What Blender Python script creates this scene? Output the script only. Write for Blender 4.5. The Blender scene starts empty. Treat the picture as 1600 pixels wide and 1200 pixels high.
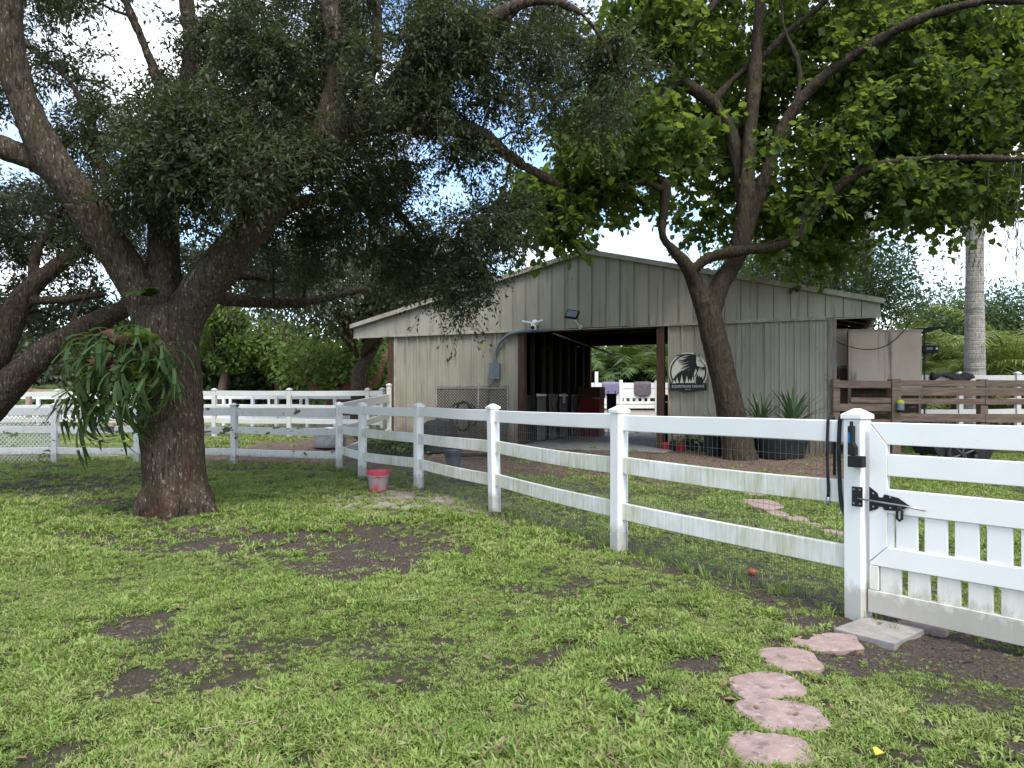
import bpy, bmesh, math, random
import numpy as np
from mathutils import Vector, Matrix, noise as mnoise

scene = bpy.context.scene
COL = scene.collection
random.seed(7)
RNG = np.random.default_rng(7)

# ------------------------------------------------------------------ camera
F = 1109.0            # focal length in photo pixels (1600 wide)
HZ = 623.0            # horizon row of the photo
EYE = 1.5             # eye height in metres
cam_d = bpy.data.cameras.new("camera")
cam = bpy.data.objects.new("camera", cam_d)
COL.objects.link(cam)
cam.location = (0, 0, EYE)
cam.rotation_euler = (math.radians(90), 0, 0)
cam_d.sensor_width = 36
cam_d.lens = F / 1600 * 36
cam_d.shift_y = (HZ - 600) / 1600
cam_d.clip_start = 0.05
cam_d.clip_end = 3000
scene.camera = cam

# ------------------------------------------------------------------ world
SUN_EL, SUN_AZ = math.radians(58), math.radians(160)
world = bpy.data.worlds.new("World")
scene.world = world
world.use_nodes = True
nt = world.node_tree
nt.nodes.clear()
W = nt.nodes.new
out = W("ShaderNodeOutputWorld")
bg = W("ShaderNodeBackground")
bg.inputs["Strength"].default_value = 0.10
sky = W("ShaderNodeTexSky")
sky.sky_type = "NISHITA"
sky.sun_disc = False
sky.sun_elevation = SUN_EL
sky.sun_rotation = SUN_AZ
sky.air_density = 1.0
sky.dust_density = 0.6
tc = W("ShaderNodeTexCoord")
mp = W("ShaderNodeMapping")
mp.inputs["Scale"].default_value = (1, 1, 1.7)
mp.inputs["Location"].default_value = (0.35, 0.1, 0.0)
n1 = W("ShaderNodeTexNoise")
n1.inputs["Scale"].default_value = 2.6
n1.inputs["Detail"].default_value = 9
n1.inputs["Roughness"].default_value = 0.55
rp = W("ShaderNodeValToRGB")
rp.color_ramp.elements[0].position = 0.45
rp.color_ramp.elements[1].position = 0.60
n2 = W("ShaderNodeTexNoise")
n2.inputs["Scale"].default_value = 5.0
n2.inputs["Detail"].default_value = 6
cr = W("ShaderNodeValToRGB")
cr.color_ramp.elements[0].position = 0.35
cr.color_ramp.elements[0].color = (2.0, 2.2, 2.75, 1)
cr.color_ramp.elements[1].position = 0.74
cr.color_ramp.elements[1].color = (6.6, 6.6, 6.7, 1)
mx = W("ShaderNodeMixRGB")
L = nt.links.new
L(tc.outputs["Generated"], mp.inputs["Vector"])
L(mp.outputs["Vector"], n1.inputs["Vector"])
L(mp.outputs["Vector"], n2.inputs["Vector"])
L(n1.outputs["Fac"], rp.inputs["Fac"])
L(n2.outputs["Fac"], cr.inputs["Fac"])
L(rp.outputs["Color"], mx.inputs["Fac"])
L(sky.outputs["Color"], mx.inputs["Color1"])
L(cr.outputs["Color"], mx.inputs["Color2"])
L(mx.outputs["Color"], bg.inputs["Color"])
L(bg.outputs["Background"], out.inputs["Surface"])

# ------------------------------------------------------------------ sun, exposure
sun_d = bpy.data.lights.new("sun", "SUN")
sun_d.energy = 1.15
sun_d.angle = math.radians(25)
sun_d.color = (1.0, 0.96, 0.88)
sun = bpy.data.objects.new("sun", sun_d)
COL.objects.link(sun)
sdir = Vector((math.cos(SUN_EL) * math.sin(SUN_AZ), math.cos(SUN_EL) * math.cos(SUN_AZ), math.sin(SUN_EL)))
sun.rotation_euler = sdir.to_track_quat("Z", "Y").to_euler()
scene.view_settings.view_transform = "Standard"
scene.view_settings.look = "None"
scene.view_settings.gamma = 1
scene.view_settings.exposure = 2.0
scene.render.engine = "CYCLES"
scene.cycles.max_bounces = 6
scene.cycles.diffuse_bounces = 3
scene.cycles.glossy_bounces = 2

# ------------------------------------------------------------------ places
BO = np.array((-3.43, 20.70))                      # barn: left front wall corner
BA = math.atan2(-4.5, 10.56)
BU = np.array((math.cos(BA), math.sin(BA)))        # along the front wall
BV = np.array((-math.sin(BA), math.cos(BA)))       # into the barn

def sstep(a, b, t):
    t = np.clip((np.asarray(t, float) - a) / (b - a), 0, 1)
    return t * t * (3 - 2 * t)

def gz(x, y):
    """ground height"""
    x = np.asarray(x, float); y = np.asarray(y, float)
    s = -((x - BO[0]) * BV[0] + (y - BO[1]) * BV[1])      # metres in front of the barn wall
    z = 0.25 * (1 - sstep(1.0, 4.8, s))
    z = z + 0.62 * sstep(27, 37, y) * sstep(0.5, 4.0, x) * (1 - sstep(17, 24, x))
    return z

def gzf(x, y):
    return float(gz(x, y))

def P(px, py, d):
    return Vector(((px - 800) / F * d, d, EYE + (HZ - py) / F * d))

def G(px, py):
    """where the ray through a photo pixel meets the ground"""
    z = 0.0
    for _ in range(30):
        d = (EYE - z) * F / (py - HZ)
        z = 0.5 * z + 0.5 * gzf((px - 800) / F * d, d)
    return Vector(((px - 800) / F * d, d, gzf((px - 800) / F * d, d)))

# ------------------------------------------------------------------ object helpers
def tag(o, label, cat, group=None, kind=None):
    if label: o["label"] = label
    if cat: o["category"] = cat
    if group: o["group"] = group
    if kind: o["kind"] = kind
    return o

def empty(name, loc=(0, 0, 0), rz=0.0, label=None, cat=None, group=None):
    o = bpy.data.objects.new(name, None)
    o.empty_display_size = 0.1
    COL.objects.link(o)
    o.location = loc
    o.rotation_euler = (0, 0, rz)
    return tag(o, label, cat, group)

def link(name, me, parent=None, loc=None, rot=None, scale=None):
    o = bpy.data.objects.new(name, me)
    COL.objects.link(o)
    if parent: o.parent = parent
    if loc is not None: o.location = loc
    if rot is not None: o.rotation_euler = rot
    if scale is not None: o.scale = scale
    return o

class MB:
    """collects shapes, builds one mesh"""
    def __init__(s):
        s.v = []; s.f = []
    def add(s, vs, fs):
        n = len(s.v)
        s.v.extend([tuple(p) for p in vs])
        s.f.extend([tuple(i + n for i in f) for f in fs])
        return s
    def box(s, x0, x1, y0, y1, z0, z1, M=None):
        vs = [Vector((x, y, z)) for z in (z0, z1) for y in (y0, y1) for x in (x0, x1)]
        if M is not None: vs = [M @ p for p in vs]
        return s.add(vs, [(0, 2, 3, 1), (4, 5, 7, 6), (0, 1, 5, 4), (2, 6, 7, 3), (0, 4, 6, 2), (1, 3, 7, 5)])
    def prism(s, pts, axis_vec, M=None):
        """polygon pts (Vectors) extruded along axis_vec"""
        n = len(pts); a = [Vector(p) for p in pts]; b = [p + Vector(axis_vec) for p in a]
        vs = a + b
        if M is not None: vs = [M @ p for p in vs]
        fs = [tuple(range(n))[::-1], tuple(range(n, 2 * n))] + [(i, (i + 1) % n, n + (i + 1) % n, n + i) for i in range(n)]
        return s.add(vs, fs)
    def tube(s, pts, rad, seg=8, cap=True):
        pts = [Vector(p) for p in pts]
        if not hasattr(rad, "__len__"): rad = [rad] * len(pts)
        t0 = (pts[1] - pts[0]).normalized()
        up = Vector((0, 0, 1)) if abs(t0.z) < 0.9 else Vector((1, 0, 0))
        a = t0.cross(up).normalized()
        vs = []
        for i, p in enumerate(pts):
            if i == 0: t = pts[1] - pts[0]
            elif i == len(pts) - 1: t = pts[-1] - pts[-2]
            else: t = pts[i + 1] - pts[i - 1]
            t = t.normalized()
            a = (a - t * a.dot(t)).normalized()
            b = t.cross(a)
            for k in range(seg):
                w = 2 * math.pi * k / seg
                vs.append(p + (a * math.cos(w) + b * math.sin(w)) * rad[i])
        fs = []
        for i in range(len(pts) - 1):
            for k in range(seg):
                k2 = (k + 1) % seg
                fs.append((i * seg + k, i * seg + k2, (i + 1) * seg + k2, (i + 1) * seg + k))
        if cap:
            fs.append(tuple(range(seg))[::-1]); m = (len(pts) - 1) * seg
            fs.append(tuple(range(m, m + seg)))
        return s.add(vs, fs)
    def lathe(s, prof, seg=24, c=(0, 0, 0), sx=1, sy=1):
        vs = []; fs = []
        for r, z in prof:
            for k in range(seg):
                w = 2 * math.pi * k / seg
                vs.append((c[0] + r * sx * math.cos(w), c[1] + r * sy * math.sin(w), c[2] + z))
        for i in range(len(prof) - 1):
            for k in range(seg):
                k2 = (k + 1) % seg
                fs.append((i * seg + k, i * seg + k2, (i + 1) * seg + k2, (i + 1) * seg + k))
        return s.add(vs, fs)
    def mesh(s, name, mat, smooth=False, bevel=0.0, seg=2):
        me = bpy.data.meshes.new(name)
        me.from_pydata(s.v, [], s.f)
        me.validate()
        if bevel > 0:
            bm = bmesh.new(); bm.from_mesh(me)
            bmesh.ops.recalc_face_normals(bm, faces=bm.faces)
            es = [e for e in bm.edges if len(e.link_faces) == 2 and e.calc_face_angle(0) > 0.5]
            bmesh.ops.bevel(bm, geom=es, offset=bevel, segments=seg, affect="EDGES", profile=0.5)
            bm.to_mesh(me); bm.free()
        if smooth:
            me.polygons.foreach_set("use_smooth", [True] * len(me.polygons))
        if mat: me.materials.append(mat)
        me.update()
        return me
    def build(s, name, mat, parent=None, loc=None, rot=None, smooth=False, bevel=0.0, seg=2):
        return link(name, s.mesh(name, mat, smooth, bevel, seg), parent, loc, rot)

def catmull(pts, step=0.12):
    """pts: list of (Vector, r) -> dense list"""
    n = len(pts); res = []
    for i in range(n - 1):
        p0 = pts[max(i - 1, 0)]; p1 = pts[i]; p2 = pts[i + 1]; p3 = pts[min(i + 2, n - 1)]
        m = max(1, int((p2[0] - p1[0]).length / step))
        for k in range(m):
            t = k / m
            q = 0.5 * ((2 * p1[0]) + (p2[0] - p0[0]) * t + (2 * p0[0] - 5 * p1[0] + 4 * p2[0] - p3[0]) * t * t
                       + (3 * p1[0] - p0[0] - 3 * p2[0] + p3[0]) * t ** 3)
            res.append((q, p1[1] + (p2[1] - p1[1]) * t))
    res.append(pts[-1])
    return res

def np_mesh(name, V, loops, starts, totals, mat, smooth=False):
    me = bpy.data.meshes.new(name)
    me.vertices.add(len(V)); me.vertices.foreach_set("co", np.ascontiguousarray(V, dtype=np.float32).ravel())
    me.loops.add(len(loops)); me.loops.foreach_set("vertex_index", np.ascontiguousarray(loops, dtype=np.int32))
    me.polygons.add(len(starts))
    me.polygons.foreach_set("loop_start", np.ascontiguousarray(starts, dtype=np.int32))
    me.polygons.foreach_set("loop_total", np.ascontiguousarray(totals, dtype=np.int32))
    if smooth: me.polygons.foreach_set("use_smooth", np.ones(len(starts), dtype=bool))
    me.update(calc_edges=True)
    if mat: me.materials.append(mat)
    return me

# ------------------------------------------------------------------ materials
def nodes(name):
    m = bpy.data.materials.new(name); m.use_nodes = True
    t = m.node_tree
    return m, t, t.nodes["Principled BSDF"], t.nodes.new, t.links.new

def coords(t, kind="world", scale=(1, 1, 1), rot=(0, 0, 0)):
    mpn = t.nodes.new("ShaderNodeMapping")
    mpn.inputs["Scale"].default_value = scale
    mpn.inputs["Rotation"].default_value = rot
    if kind == "world":
        g = t.nodes.new("ShaderNodeNewGeometry"); t.links.new(g.outputs["Position"], mpn.inputs["Vector"])
    else:
        g = t.nodes.new("ShaderNodeTexCoord"); t.links.new(g.outputs["Object"], mpn.inputs["Vector"])
    return mpn.outputs["Vector"]

def noise_n(t, vec, scale, detail=5, rough=0.6, dist=0.0):
    n = t.nodes.new("ShaderNodeTexNoise")
    n.inputs["Scale"].default_value = scale; n.inputs["Detail"].default_value = detail
    n.inputs["Roughness"].default_value = rough; n.inputs["Distortion"].default_value = dist
    t.links.new(vec, n.inputs["Vector"])
    return n.outputs["Fac"]

def ramp(t, fac, stops):
    r = t.nodes.new("ShaderNodeValToRGB")
    e = r.color_ramp.elements
    while len(e) < len(stops): e.new(0.5)
    for i, (p, c) in enumerate(stops):
        e[i].position = p
        e[i].color = (c, c, c, 1) if not hasattr(c, "__len__") else (*c, 1)
    t.links.new(fac, r.inputs["Fac"])
    return r.outputs["Color"]

def mixc(t, fac, a, b, mode="MIX"):
    m = t.nodes.new("ShaderNodeMixRGB"); m.blend_type = mode
    for s, v in ((m.inputs["Fac"], fac), (m.inputs["Color1"], a), (m.inputs["Color2"], b)):
        if hasattr(v, "is_output"): t.links.new(v, s)
        elif hasattr(v, "__len__"): s.default_value = (*v, 1)
        else: s.default_value = v
    return m.outputs["Color"]

def bump_n(t, h, strength, dist=0.02, prev=None):
    b = t.nodes.new("ShaderNodeBump")
    b.inputs["Strength"].default_value = strength; b.inputs["Distance"].default_value = dist
    t.links.new(h, b.inputs["Height"])
    if prev is not None: t.links.new(prev, b.inputs["Normal"])
    return b.outputs["Normal"]

def MAT(name, c1, c2=None, scale=6, stretch=(1, 1, 1), rough=0.6, metal=0.0, spec=0.3, bump=0.0, bscale=None,
        spots=None, kind="world", lo=0.35, hi=0.65, splash=None):
    """two-tone noise material; spots = (colour, scale, threshold, stretch)"""
    m, t, b, N, Lk = nodes(name)
    v = coords(t, kind, stretch)
    c2 = c2 or tuple(x * 0.75 for x in c1)
    n = noise_n(t, v, scale)
    col = ramp(t, n, [(lo, c1), (hi, c2)])
    if spots:
        for sp in (spots if isinstance(spots, list) else [spots]):
            v2 = coords(t, kind, sp[3])
            k = ramp(t, noise_n(t, v2, sp[1], 6, 0.65), [(sp[2], 0.0), (sp[2] + 0.07, sp[4] if len(sp) > 4 else 1.0)])
            col = mixc(t, k, col, sp[0])
    if splash:
        g = N("ShaderNodeNewGeometry"); sx = N("ShaderNodeSeparateXYZ"); Lk(g.outputs["Position"], sx.inputs[0])
        ma = N("ShaderNodeMath"); ma.operation = "MULTIPLY_ADD"; Lk(noise_n(t, coords(t, "world", (1, 1, 0.35)), 7, 6, 0.7), ma.inputs[0]); ma.inputs[1].default_value = -0.9; Lk(sx.outputs["Z"], ma.inputs[2])
        col = mixc(t, ramp(t, ma.outputs[0], [(0.0, 0.8), (0.30, 0.0)]), col, splash)
    Lk(col, b.inputs["Base Color"])
    b.inputs["Roughness"].default_value = rough
    b.inputs["Metallic"].default_value = metal
    b.inputs["Specular IOR Level"].default_value = spec
    if bump:
        nb = noise_n(t, coords(t, kind, stretch), bscale or scale * 4, 6, 0.65)
        Lk(bump_n(t, nb, bump), b.inputs["Normal"])
    return m

def LEAF(name, cols, transl=0.4, rough=0.45, spec=0.25, per_instance=False, tcol=None):
    """leaf: colour differs from leaf to leaf, light passes through"""
    m, t, b, N, Lk = nodes(name)
    g = N("ShaderNodeNewGeometry")
    fac = g.outputs["Random Per Island"]
    if per_instance:
        oi = N("ShaderNodeObjectInfo")
        ad = N("ShaderNodeMath"); ad.operation = "ADD"; Lk(fac, ad.inputs[0]); Lk(oi.outputs["Random"], ad.inputs[1])
        hf = N("ShaderNodeMath"); hf.operation = "MULTIPLY"; Lk(ad.outputs[0], hf.inputs[0]); hf.inputs[1].default_value = 0.5
        fac = hf.outputs[0]
    n = noise_n(t, coords(t, "world"), 0.9, 3)
    mixf = N("ShaderNodeMath"); mixf.operation = "MULTIPLY_ADD"
    Lk(n, mixf.inputs[0]); mixf.inputs[1].default_value = 0.9; mixf.inputs[2].default_value = -0.45
    a2 = N("ShaderNodeMath"); a2.operation = "ADD"; a2.use_clamp = True
    Lk(fac, a2.inputs[0]); Lk(mixf.outputs[0], a2.inputs[1])
    k = len(cols)
    col = ramp(t, a2.outputs[0], [(i / (k - 1), c) for i, c in enumerate(cols)])
    Lk(col, b.inputs["Base Color"])
    b.inputs["Roughness"].default_value = rough
    b.inputs["Specular IOR Level"].default_value = spec
    tr = N("ShaderNodeBsdfTranslucent")
    tcm = mixc(t, 0.5 if tcol is None else 0.6, col, tcol or (0.25, 0.32, 0.05))
    Lk(tcm, tr.inputs["Color"])
    ms = N("ShaderNodeMixShader"); ms.inputs[0].default_value = transl
    Lk(b.outputs[0], ms.inputs[1]); Lk(tr.outputs[0], ms.inputs[2])
    Lk(ms.outputs[0], t.nodes["Material Output"].inputs["Surface"])
    return m

def vinyl(name, algae=0.0, splash=True, wear=0.0, base=(0.85, 0.835, 0.80)):
    """white fence vinyl; algae grows in vertical streaks, soil splashes up at the foot, worn black scars"""
    m, t, b, N, Lk = nodes(name)
    col = ramp(t, noise_n(t, coords(t, "world"), 2.5, 4), [(0.3, base), (0.75, tuple(c * 0.93 for c in base))])
    sp = ramp(t, noise_n(t, coords(t, "world", (14, 14, 14)), 6, 3), [(0.68, 0.0), (0.74, 0.45)])
    col = mixc(t, sp, col, (0.35, 0.34, 0.30))
    if algae:
        st = noise_n(t, coords(t, "world", (26, 26, 2.2)), 1.0, 5, 0.7)
        pt = noise_n(t, coords(t, "world", (1.1, 1.1, 1.1)), 1.6, 3)
        ml = N("ShaderNodeMath"); ml.operation = "MULTIPLY"; Lk(st, ml.inputs[0]); Lk(pt, ml.inputs[1])
        k = ramp(t, ml.outputs[0], [(0.15, 0.0), (0.42, algae)])
        col = mixc(t, k, col, (0.36, 0.345, 0.13))
        k2 = ramp(t, noise_n(t, coords(t, "world", (40, 40, 3)), 1.0, 4), [(0.5, 0.0), (0.8, 0.35 * algae + 0.1)])
        col = mixc(t, k2, col, (0.42, 0.37, 0.26))
    if splash:
        g = N("ShaderNodeNewGeometry"); sx = N("ShaderNodeSeparateXYZ"); Lk(g.outputs["Position"], sx.inputs[0])
        nz = noise_n(t, coords(t, "world", (1, 1, 0.5)), 16, 5, 0.7)
        ma = N("ShaderNodeMath"); ma.operation = "MULTIPLY_ADD"
        Lk(nz, ma.inputs[0]); ma.inputs[1].default_value = -0.33; Lk(sx.outputs["Z"], ma.inputs[2])
        k = ramp(t, ma.outputs[0], [(0.0, 0.55), (0.10, 0.0)])
        col = mixc(t, k, col, (0.22, 0.18, 0.13))
    if wear:
        k = ramp(t, noise_n(t, coords(t, "world", (1, 1, 1.8)), 2.6, 6, 0.6, 0.4), [(0.60, 0.0), (0.615, wear)])
        col = mixc(t, k, col, (0.05, 0.04, 0.03))
        k = ramp(t, noise_n(t, coords(t, "world", (1, 1, 1)), 9, 4), [(0.56, 0.0), (0.8, 0.6)])
        col = mixc(t, k, col, (0.36, 0.34, 0.27))
    Lk(col, b.inputs["Base Color"])
    b.inputs["Roughness"].default_value = 0.42
    b.inputs["Specular IOR Level"].default_value = 0.35
    return m

def bark(name, c1, c2, c3=None, lichen=None, scale=1.0, bumpv=0.9, moss=None):
    m, t, b, N, Lk = nodes(name)
    v = coords(t, "world", (11 * scale, 11 * scale, 2.4 * scale))
    n = noise_n(t, v, 3.2, 9, 0.7, 0.6)
    col = ramp(t, n, [(0.36, c2), (0.6, c1)])
    if c3:
        k = ramp(t, noise_n(t, coords(t, "world", (1, 1, 0.7)), 1.9, 5), [(0.45, 0.0), (0.62, 0.75)])
        gg = N("ShaderNodeNewGeometry"); sz = N("ShaderNodeSeparateXYZ"); Lk(gg.outputs["Position"], sz.inputs[0])
        low = N("ShaderNodeMapRange"); Lk(sz.outputs["Z"], low.inputs[0]); low.inputs[1].default_value = 2.4; low.inputs[2].default_value = 1.2; low.inputs[3].default_value = 0.15
        mm = N("ShaderNodeMath"); mm.operation = "MULTIPLY"; Lk(k, mm.inputs[0]); Lk(low.outputs[0], mm.inputs[1]); k = mm.outputs[0]
        col = mixc(t, k, col, mixc(t, n, c3, tuple(x * 0.5 for x in c3)))
    if moss:
        k = ramp(t, noise_n(t, coords(t, "world", (1, 1, 0.6)), 2.9, 5), [(0.54, 0.0), (0.7, 0.6)])
        col = mixc(t, k, col, moss)
    if lichen:
        k = ramp(t, noise_n(t, coords(t, "world", (17, 17, 6)), 2.0, 6, 0.72), [(0.575, 0.0), (0.64, 0.8)])
        col = mixc(t, k, col, lichen)
    Lk(col, b.inputs["Base Color"])
    b.inputs["Roughness"].default_value = 0.9
    b.inputs["Specular IOR Level"].default_value = 0.15
    Lk(bump_n(t, n, bumpv, 0.03), b.inputs["Normal"])
    return m

M_vinyl = vinyl("vinyl_clean")
M_vinyl_algae = vinyl("vinyl_algae", 0.85, False)
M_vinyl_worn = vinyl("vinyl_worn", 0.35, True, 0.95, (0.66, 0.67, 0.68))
M_vinyl_grey = vinyl("vinyl_shaded_weathered", 0.3, True, 0.0, (0.58, 0.58, 0.57))  # shaded copy of the white vinyl, shade in the base; pasture fence is weathered
M_metal_beige = MAT("beige_sheet_metal", (0.36, 0.34, 0.27), (0.285, 0.268, 0.207), 1.4, (1, 1, 0.4), 0.55, 0.0, 0.3, 0.05, 9, splash=(0.17, 0.135, 0.09),
                    spots=[((0.19, 0.165, 0.12), 1.0, 0.565, (10, 10, 0.5), 0.7), ((0.12, 0.08, 0.045), 2.0, 0.665, (3, 3, 0.8), 0.8)])
M_trim = MAT("beige_trim", (0.42, 0.39, 0.32), (0.27, 0.24, 0.18), 3, (1, 1, 1), 0.55, spots=((0.13, 0.11, 0.08), 4, 0.6, (1, 1, 3), 0.7))
M_roof = MAT("roof_sheet", (0.38, 0.36, 0.31), (0.26, 0.24, 0.2), 2, rough=0.5)
M_dark_wood = MAT("dark_stained_wood", (0.085, 0.045, 0.025), (0.045, 0.025, 0.016), 3, (6, 6, 0.6), 0.75, bump=0.3)
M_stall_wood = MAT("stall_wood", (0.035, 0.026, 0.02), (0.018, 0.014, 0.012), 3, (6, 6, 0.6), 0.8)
M_grey_wood = MAT("grey_weathered_wood", (0.26, 0.23, 0.20), (0.15, 0.125, 0.10), 3, (7, 7, 0.7), 0.85, bump=0.4)
M_brown_board = MAT("brown_fence_board", (0.25, 0.175, 0.13), (0.14, 0.095, 0.068), 2.4, (1.2, 9, 9), 0.8, bump=0.4,
                    spots=((0.05, 0.035, 0.025), 5, 0.70, (1, 3, 3), 0.9))
M_beige_board = MAT("beige_panel_board", (0.50, 0.405, 0.31), (0.43, 0.345, 0.265), 1.5, (1, 1, 1), 0.7,
                    spots=((0.10, 0.075, 0.055), 1.0, 0.565, (3.2, 3.2, 0.2), 0.75))
M_black = MAT("black_plastic", (0.018, 0.018, 0.02), (0.03, 0.03, 0.03), 8, rough=0.7, spec=0.1)
M_rubber = MAT("black_rubber", (0.02, 0.02, 0.02), (0.04, 0.037, 0.033), 6, rough=0.75)
M_black_cloth = MAT("black_cloth", (0.015, 0.015, 0.018), (0.03, 0.03, 0.035), 9, rough=0.9, bump=0.4)
M_steel = MAT("galvanised_steel", (0.42, 0.44, 0.46), (0.28, 0.29, 0.30), 8, rough=0.4, metal=0.8)
M_wire = MAT("fence_wire", (0.22, 0.22, 0.21), (0.14, 0.13, 0.12), 9, rough=0.6, metal=0.4)
M_grey_box = MAT("grey_box_paint", (0.14, 0.17, 0.19), (0.11, 0.13, 0.15), 5, rough=0.5)
M_white_paint = MAT("white_paint", (0.78, 0.78, 0.77), (0.68, 0.68, 0.66), 5, rough=0.5)
M_conc = MAT("concrete", (0.31, 0.285, 0.26), (0.20, 0.185, 0.165), 7, rough=0.85, bump=0.3, spots=((0.36, 0.31, 0.24), 5, 0.60, (1, 1, 1), 0.7))
M_stone = MAT("pink_flagstone", (0.35, 0.245, 0.215), (0.24, 0.175, 0.155), 9, rough=0.85, bump=0.5,
              spots=[((0.14, 0.105, 0.09), 10, 0.57, (1, 1, 1), 0.7), ((0.42, 0.35, 0.33), 26, 0.57, (1, 1, 1), 0.6)])
M_bark_oak = bark("oak_bark", (0.098, 0.073, 0.052), (0.015, 0.011, 0.008), (0.082, 0.034, 0.023), (0.27, 0.255, 0.20), moss=(0.042, 0.04, 0.012))
M_bark_right = bark("smooth_brown_bark", (0.066, 0.051, 0.035), (0.019, 0.014, 0.010), None, (0.13, 0.11, 0.08), 0.8, 0.9, moss=(0.055, 0.052, 0.02))
M_bark_far = bark("far_bark", (0.14, 0.09, 0.065), (0.06, 0.04, 0.03), None, None, 1.0, 0.5)
M_palm_bark = MAT("palm_trunk", (0.40, 0.37, 0.34), (0.22, 0.20, 0.18), 9, (3, 3, 1), 0.85, bump=0.5,
                  spots=[((0.11, 0.10, 0.09), 1.0, 0.55, (0.6, 0.6, 8), 0.65), ((0.09, 0.08, 0.07), 6, 0.60, (2, 2, 1), 0.6)])
# ------------------------------------------------------------------ ground
# bare or sandy places seen in the photo: (px, py, rx, ry, strength, sandy)
PATCHES = [(575, 868, 150, 32, 1.15, 0), (420, 852, 170, 20, 1.05, 0), (240, 842, 140, 14, .8, 0), (222, 980, 46, 15, 1.05, 0),
           (350, 1002, 22, 5, .6, 0), (600, 778, 90, 15, .9, 1), (700, 790, 60, 8, .5, 1), (1440, 1010, 180, 34, 1.1, 0), (1560, 1030, 90, 26, 1.0, 0),
           (1060, 1035, 75, 14, .9, 0), (1010, 985, 60, 10, .7, 0), (900, 950, 60, 16, .55, 0), (1250, 970, 45, 18, .9, 0),
           (985, 1065, 35, 20, .9, 0), (1490, 1110, 70, 40, .75, 0), (800, 1095, 36, 14, .8, 0), (575, 1015, 30, 10, .7, 0), (510, 948, 26, 9, .8, 0),
           (10, 1045, 30, 16, .8, 0), (110, 770, 120, 22, .85, 0), (190, 745, 80, 14, .7, 0), (250, 1150, 40, 12, .6, 0), (460, 1190, 60, 12, .6, 0),
           (330, 808, 60, 10, .4, 0), (1570, 1160, 60, 22, .7, 0), (100, 880, 40, 12, .5, 0), (700, 745, 200, 12, .5, 0), (1330, 1140, 40, 24, .45, 0),
           (720, 905, 40, 10, .5, 0), (760, 1170, 40, 12, .5, 0), (640, 1130, 30, 9, .5, 0), (160, 1060, 40, 9, .45, 0), (860, 1040, 30, 9, .5, 0)]
FENCE_A = [G(1341, 962), G(967, 859), G(773, 797), G(654, 762), G(566, 745), G(530, 731)]
GATE_DIR = Vector((0.64, -0.77, 0)).normalized()

def vnoise(x, y, sc, seed=0):
    """cheap smooth value noise on arrays"""
    r = np.random.default_rng(seed); T = r.random((257, 257))
    u = np.asarray(x) * sc + 1000.3; v = np.asarray(y) * sc + 1000.7
    i = np.floor(u).astype(int); j = np.floor(v).astype(int)
    fu = u - i; fv = v - j
    fu = fu * fu * (3 - 2 * fu); fv = fv * fv * (3 - 2 * fv)
    i %= 256; j %= 256
    return (T[i, j] * (1 - fu) + T[i + 1, j] * fu) * (1 - fv) + (T[i, j + 1] * (1 - fu) + T[i + 1, j + 1] * fu) * fv

def fbm(x, y, sc, seed=0, o=4):
    s = 0; a = 0.5
    for k in range(o):
        s = s + a * vnoise(x, y, sc * 2 ** k, seed + k); a *= 0.5
    return s / 0.94

def seg_dist(x, y, pts):
    best = np.full(np.shape(x), 1e9)
    for a, b in zip(pts[:-1], pts[1:]):
        dx, dy = b[0] - a[0], b[1] - a[1]
        t = np.clip(((x - a[0]) * dx + (y - a[1]) * dy) / (dx * dx + dy * dy), 0, 1)
        best = np.minimum(best, np.hypot(x - a[0] - t * dx, y - a[1] - t * dy))
    return best

FB_L, FB_R = G(-260, 723), G(530, 731)

def grass_density(x, y):
    return np.clip((fbm(x, y, 2.2, 77) * .38 + fbm(x, y, 9.0, 71) * .62 - .29) * 3.6, 0.04, 1)

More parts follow.
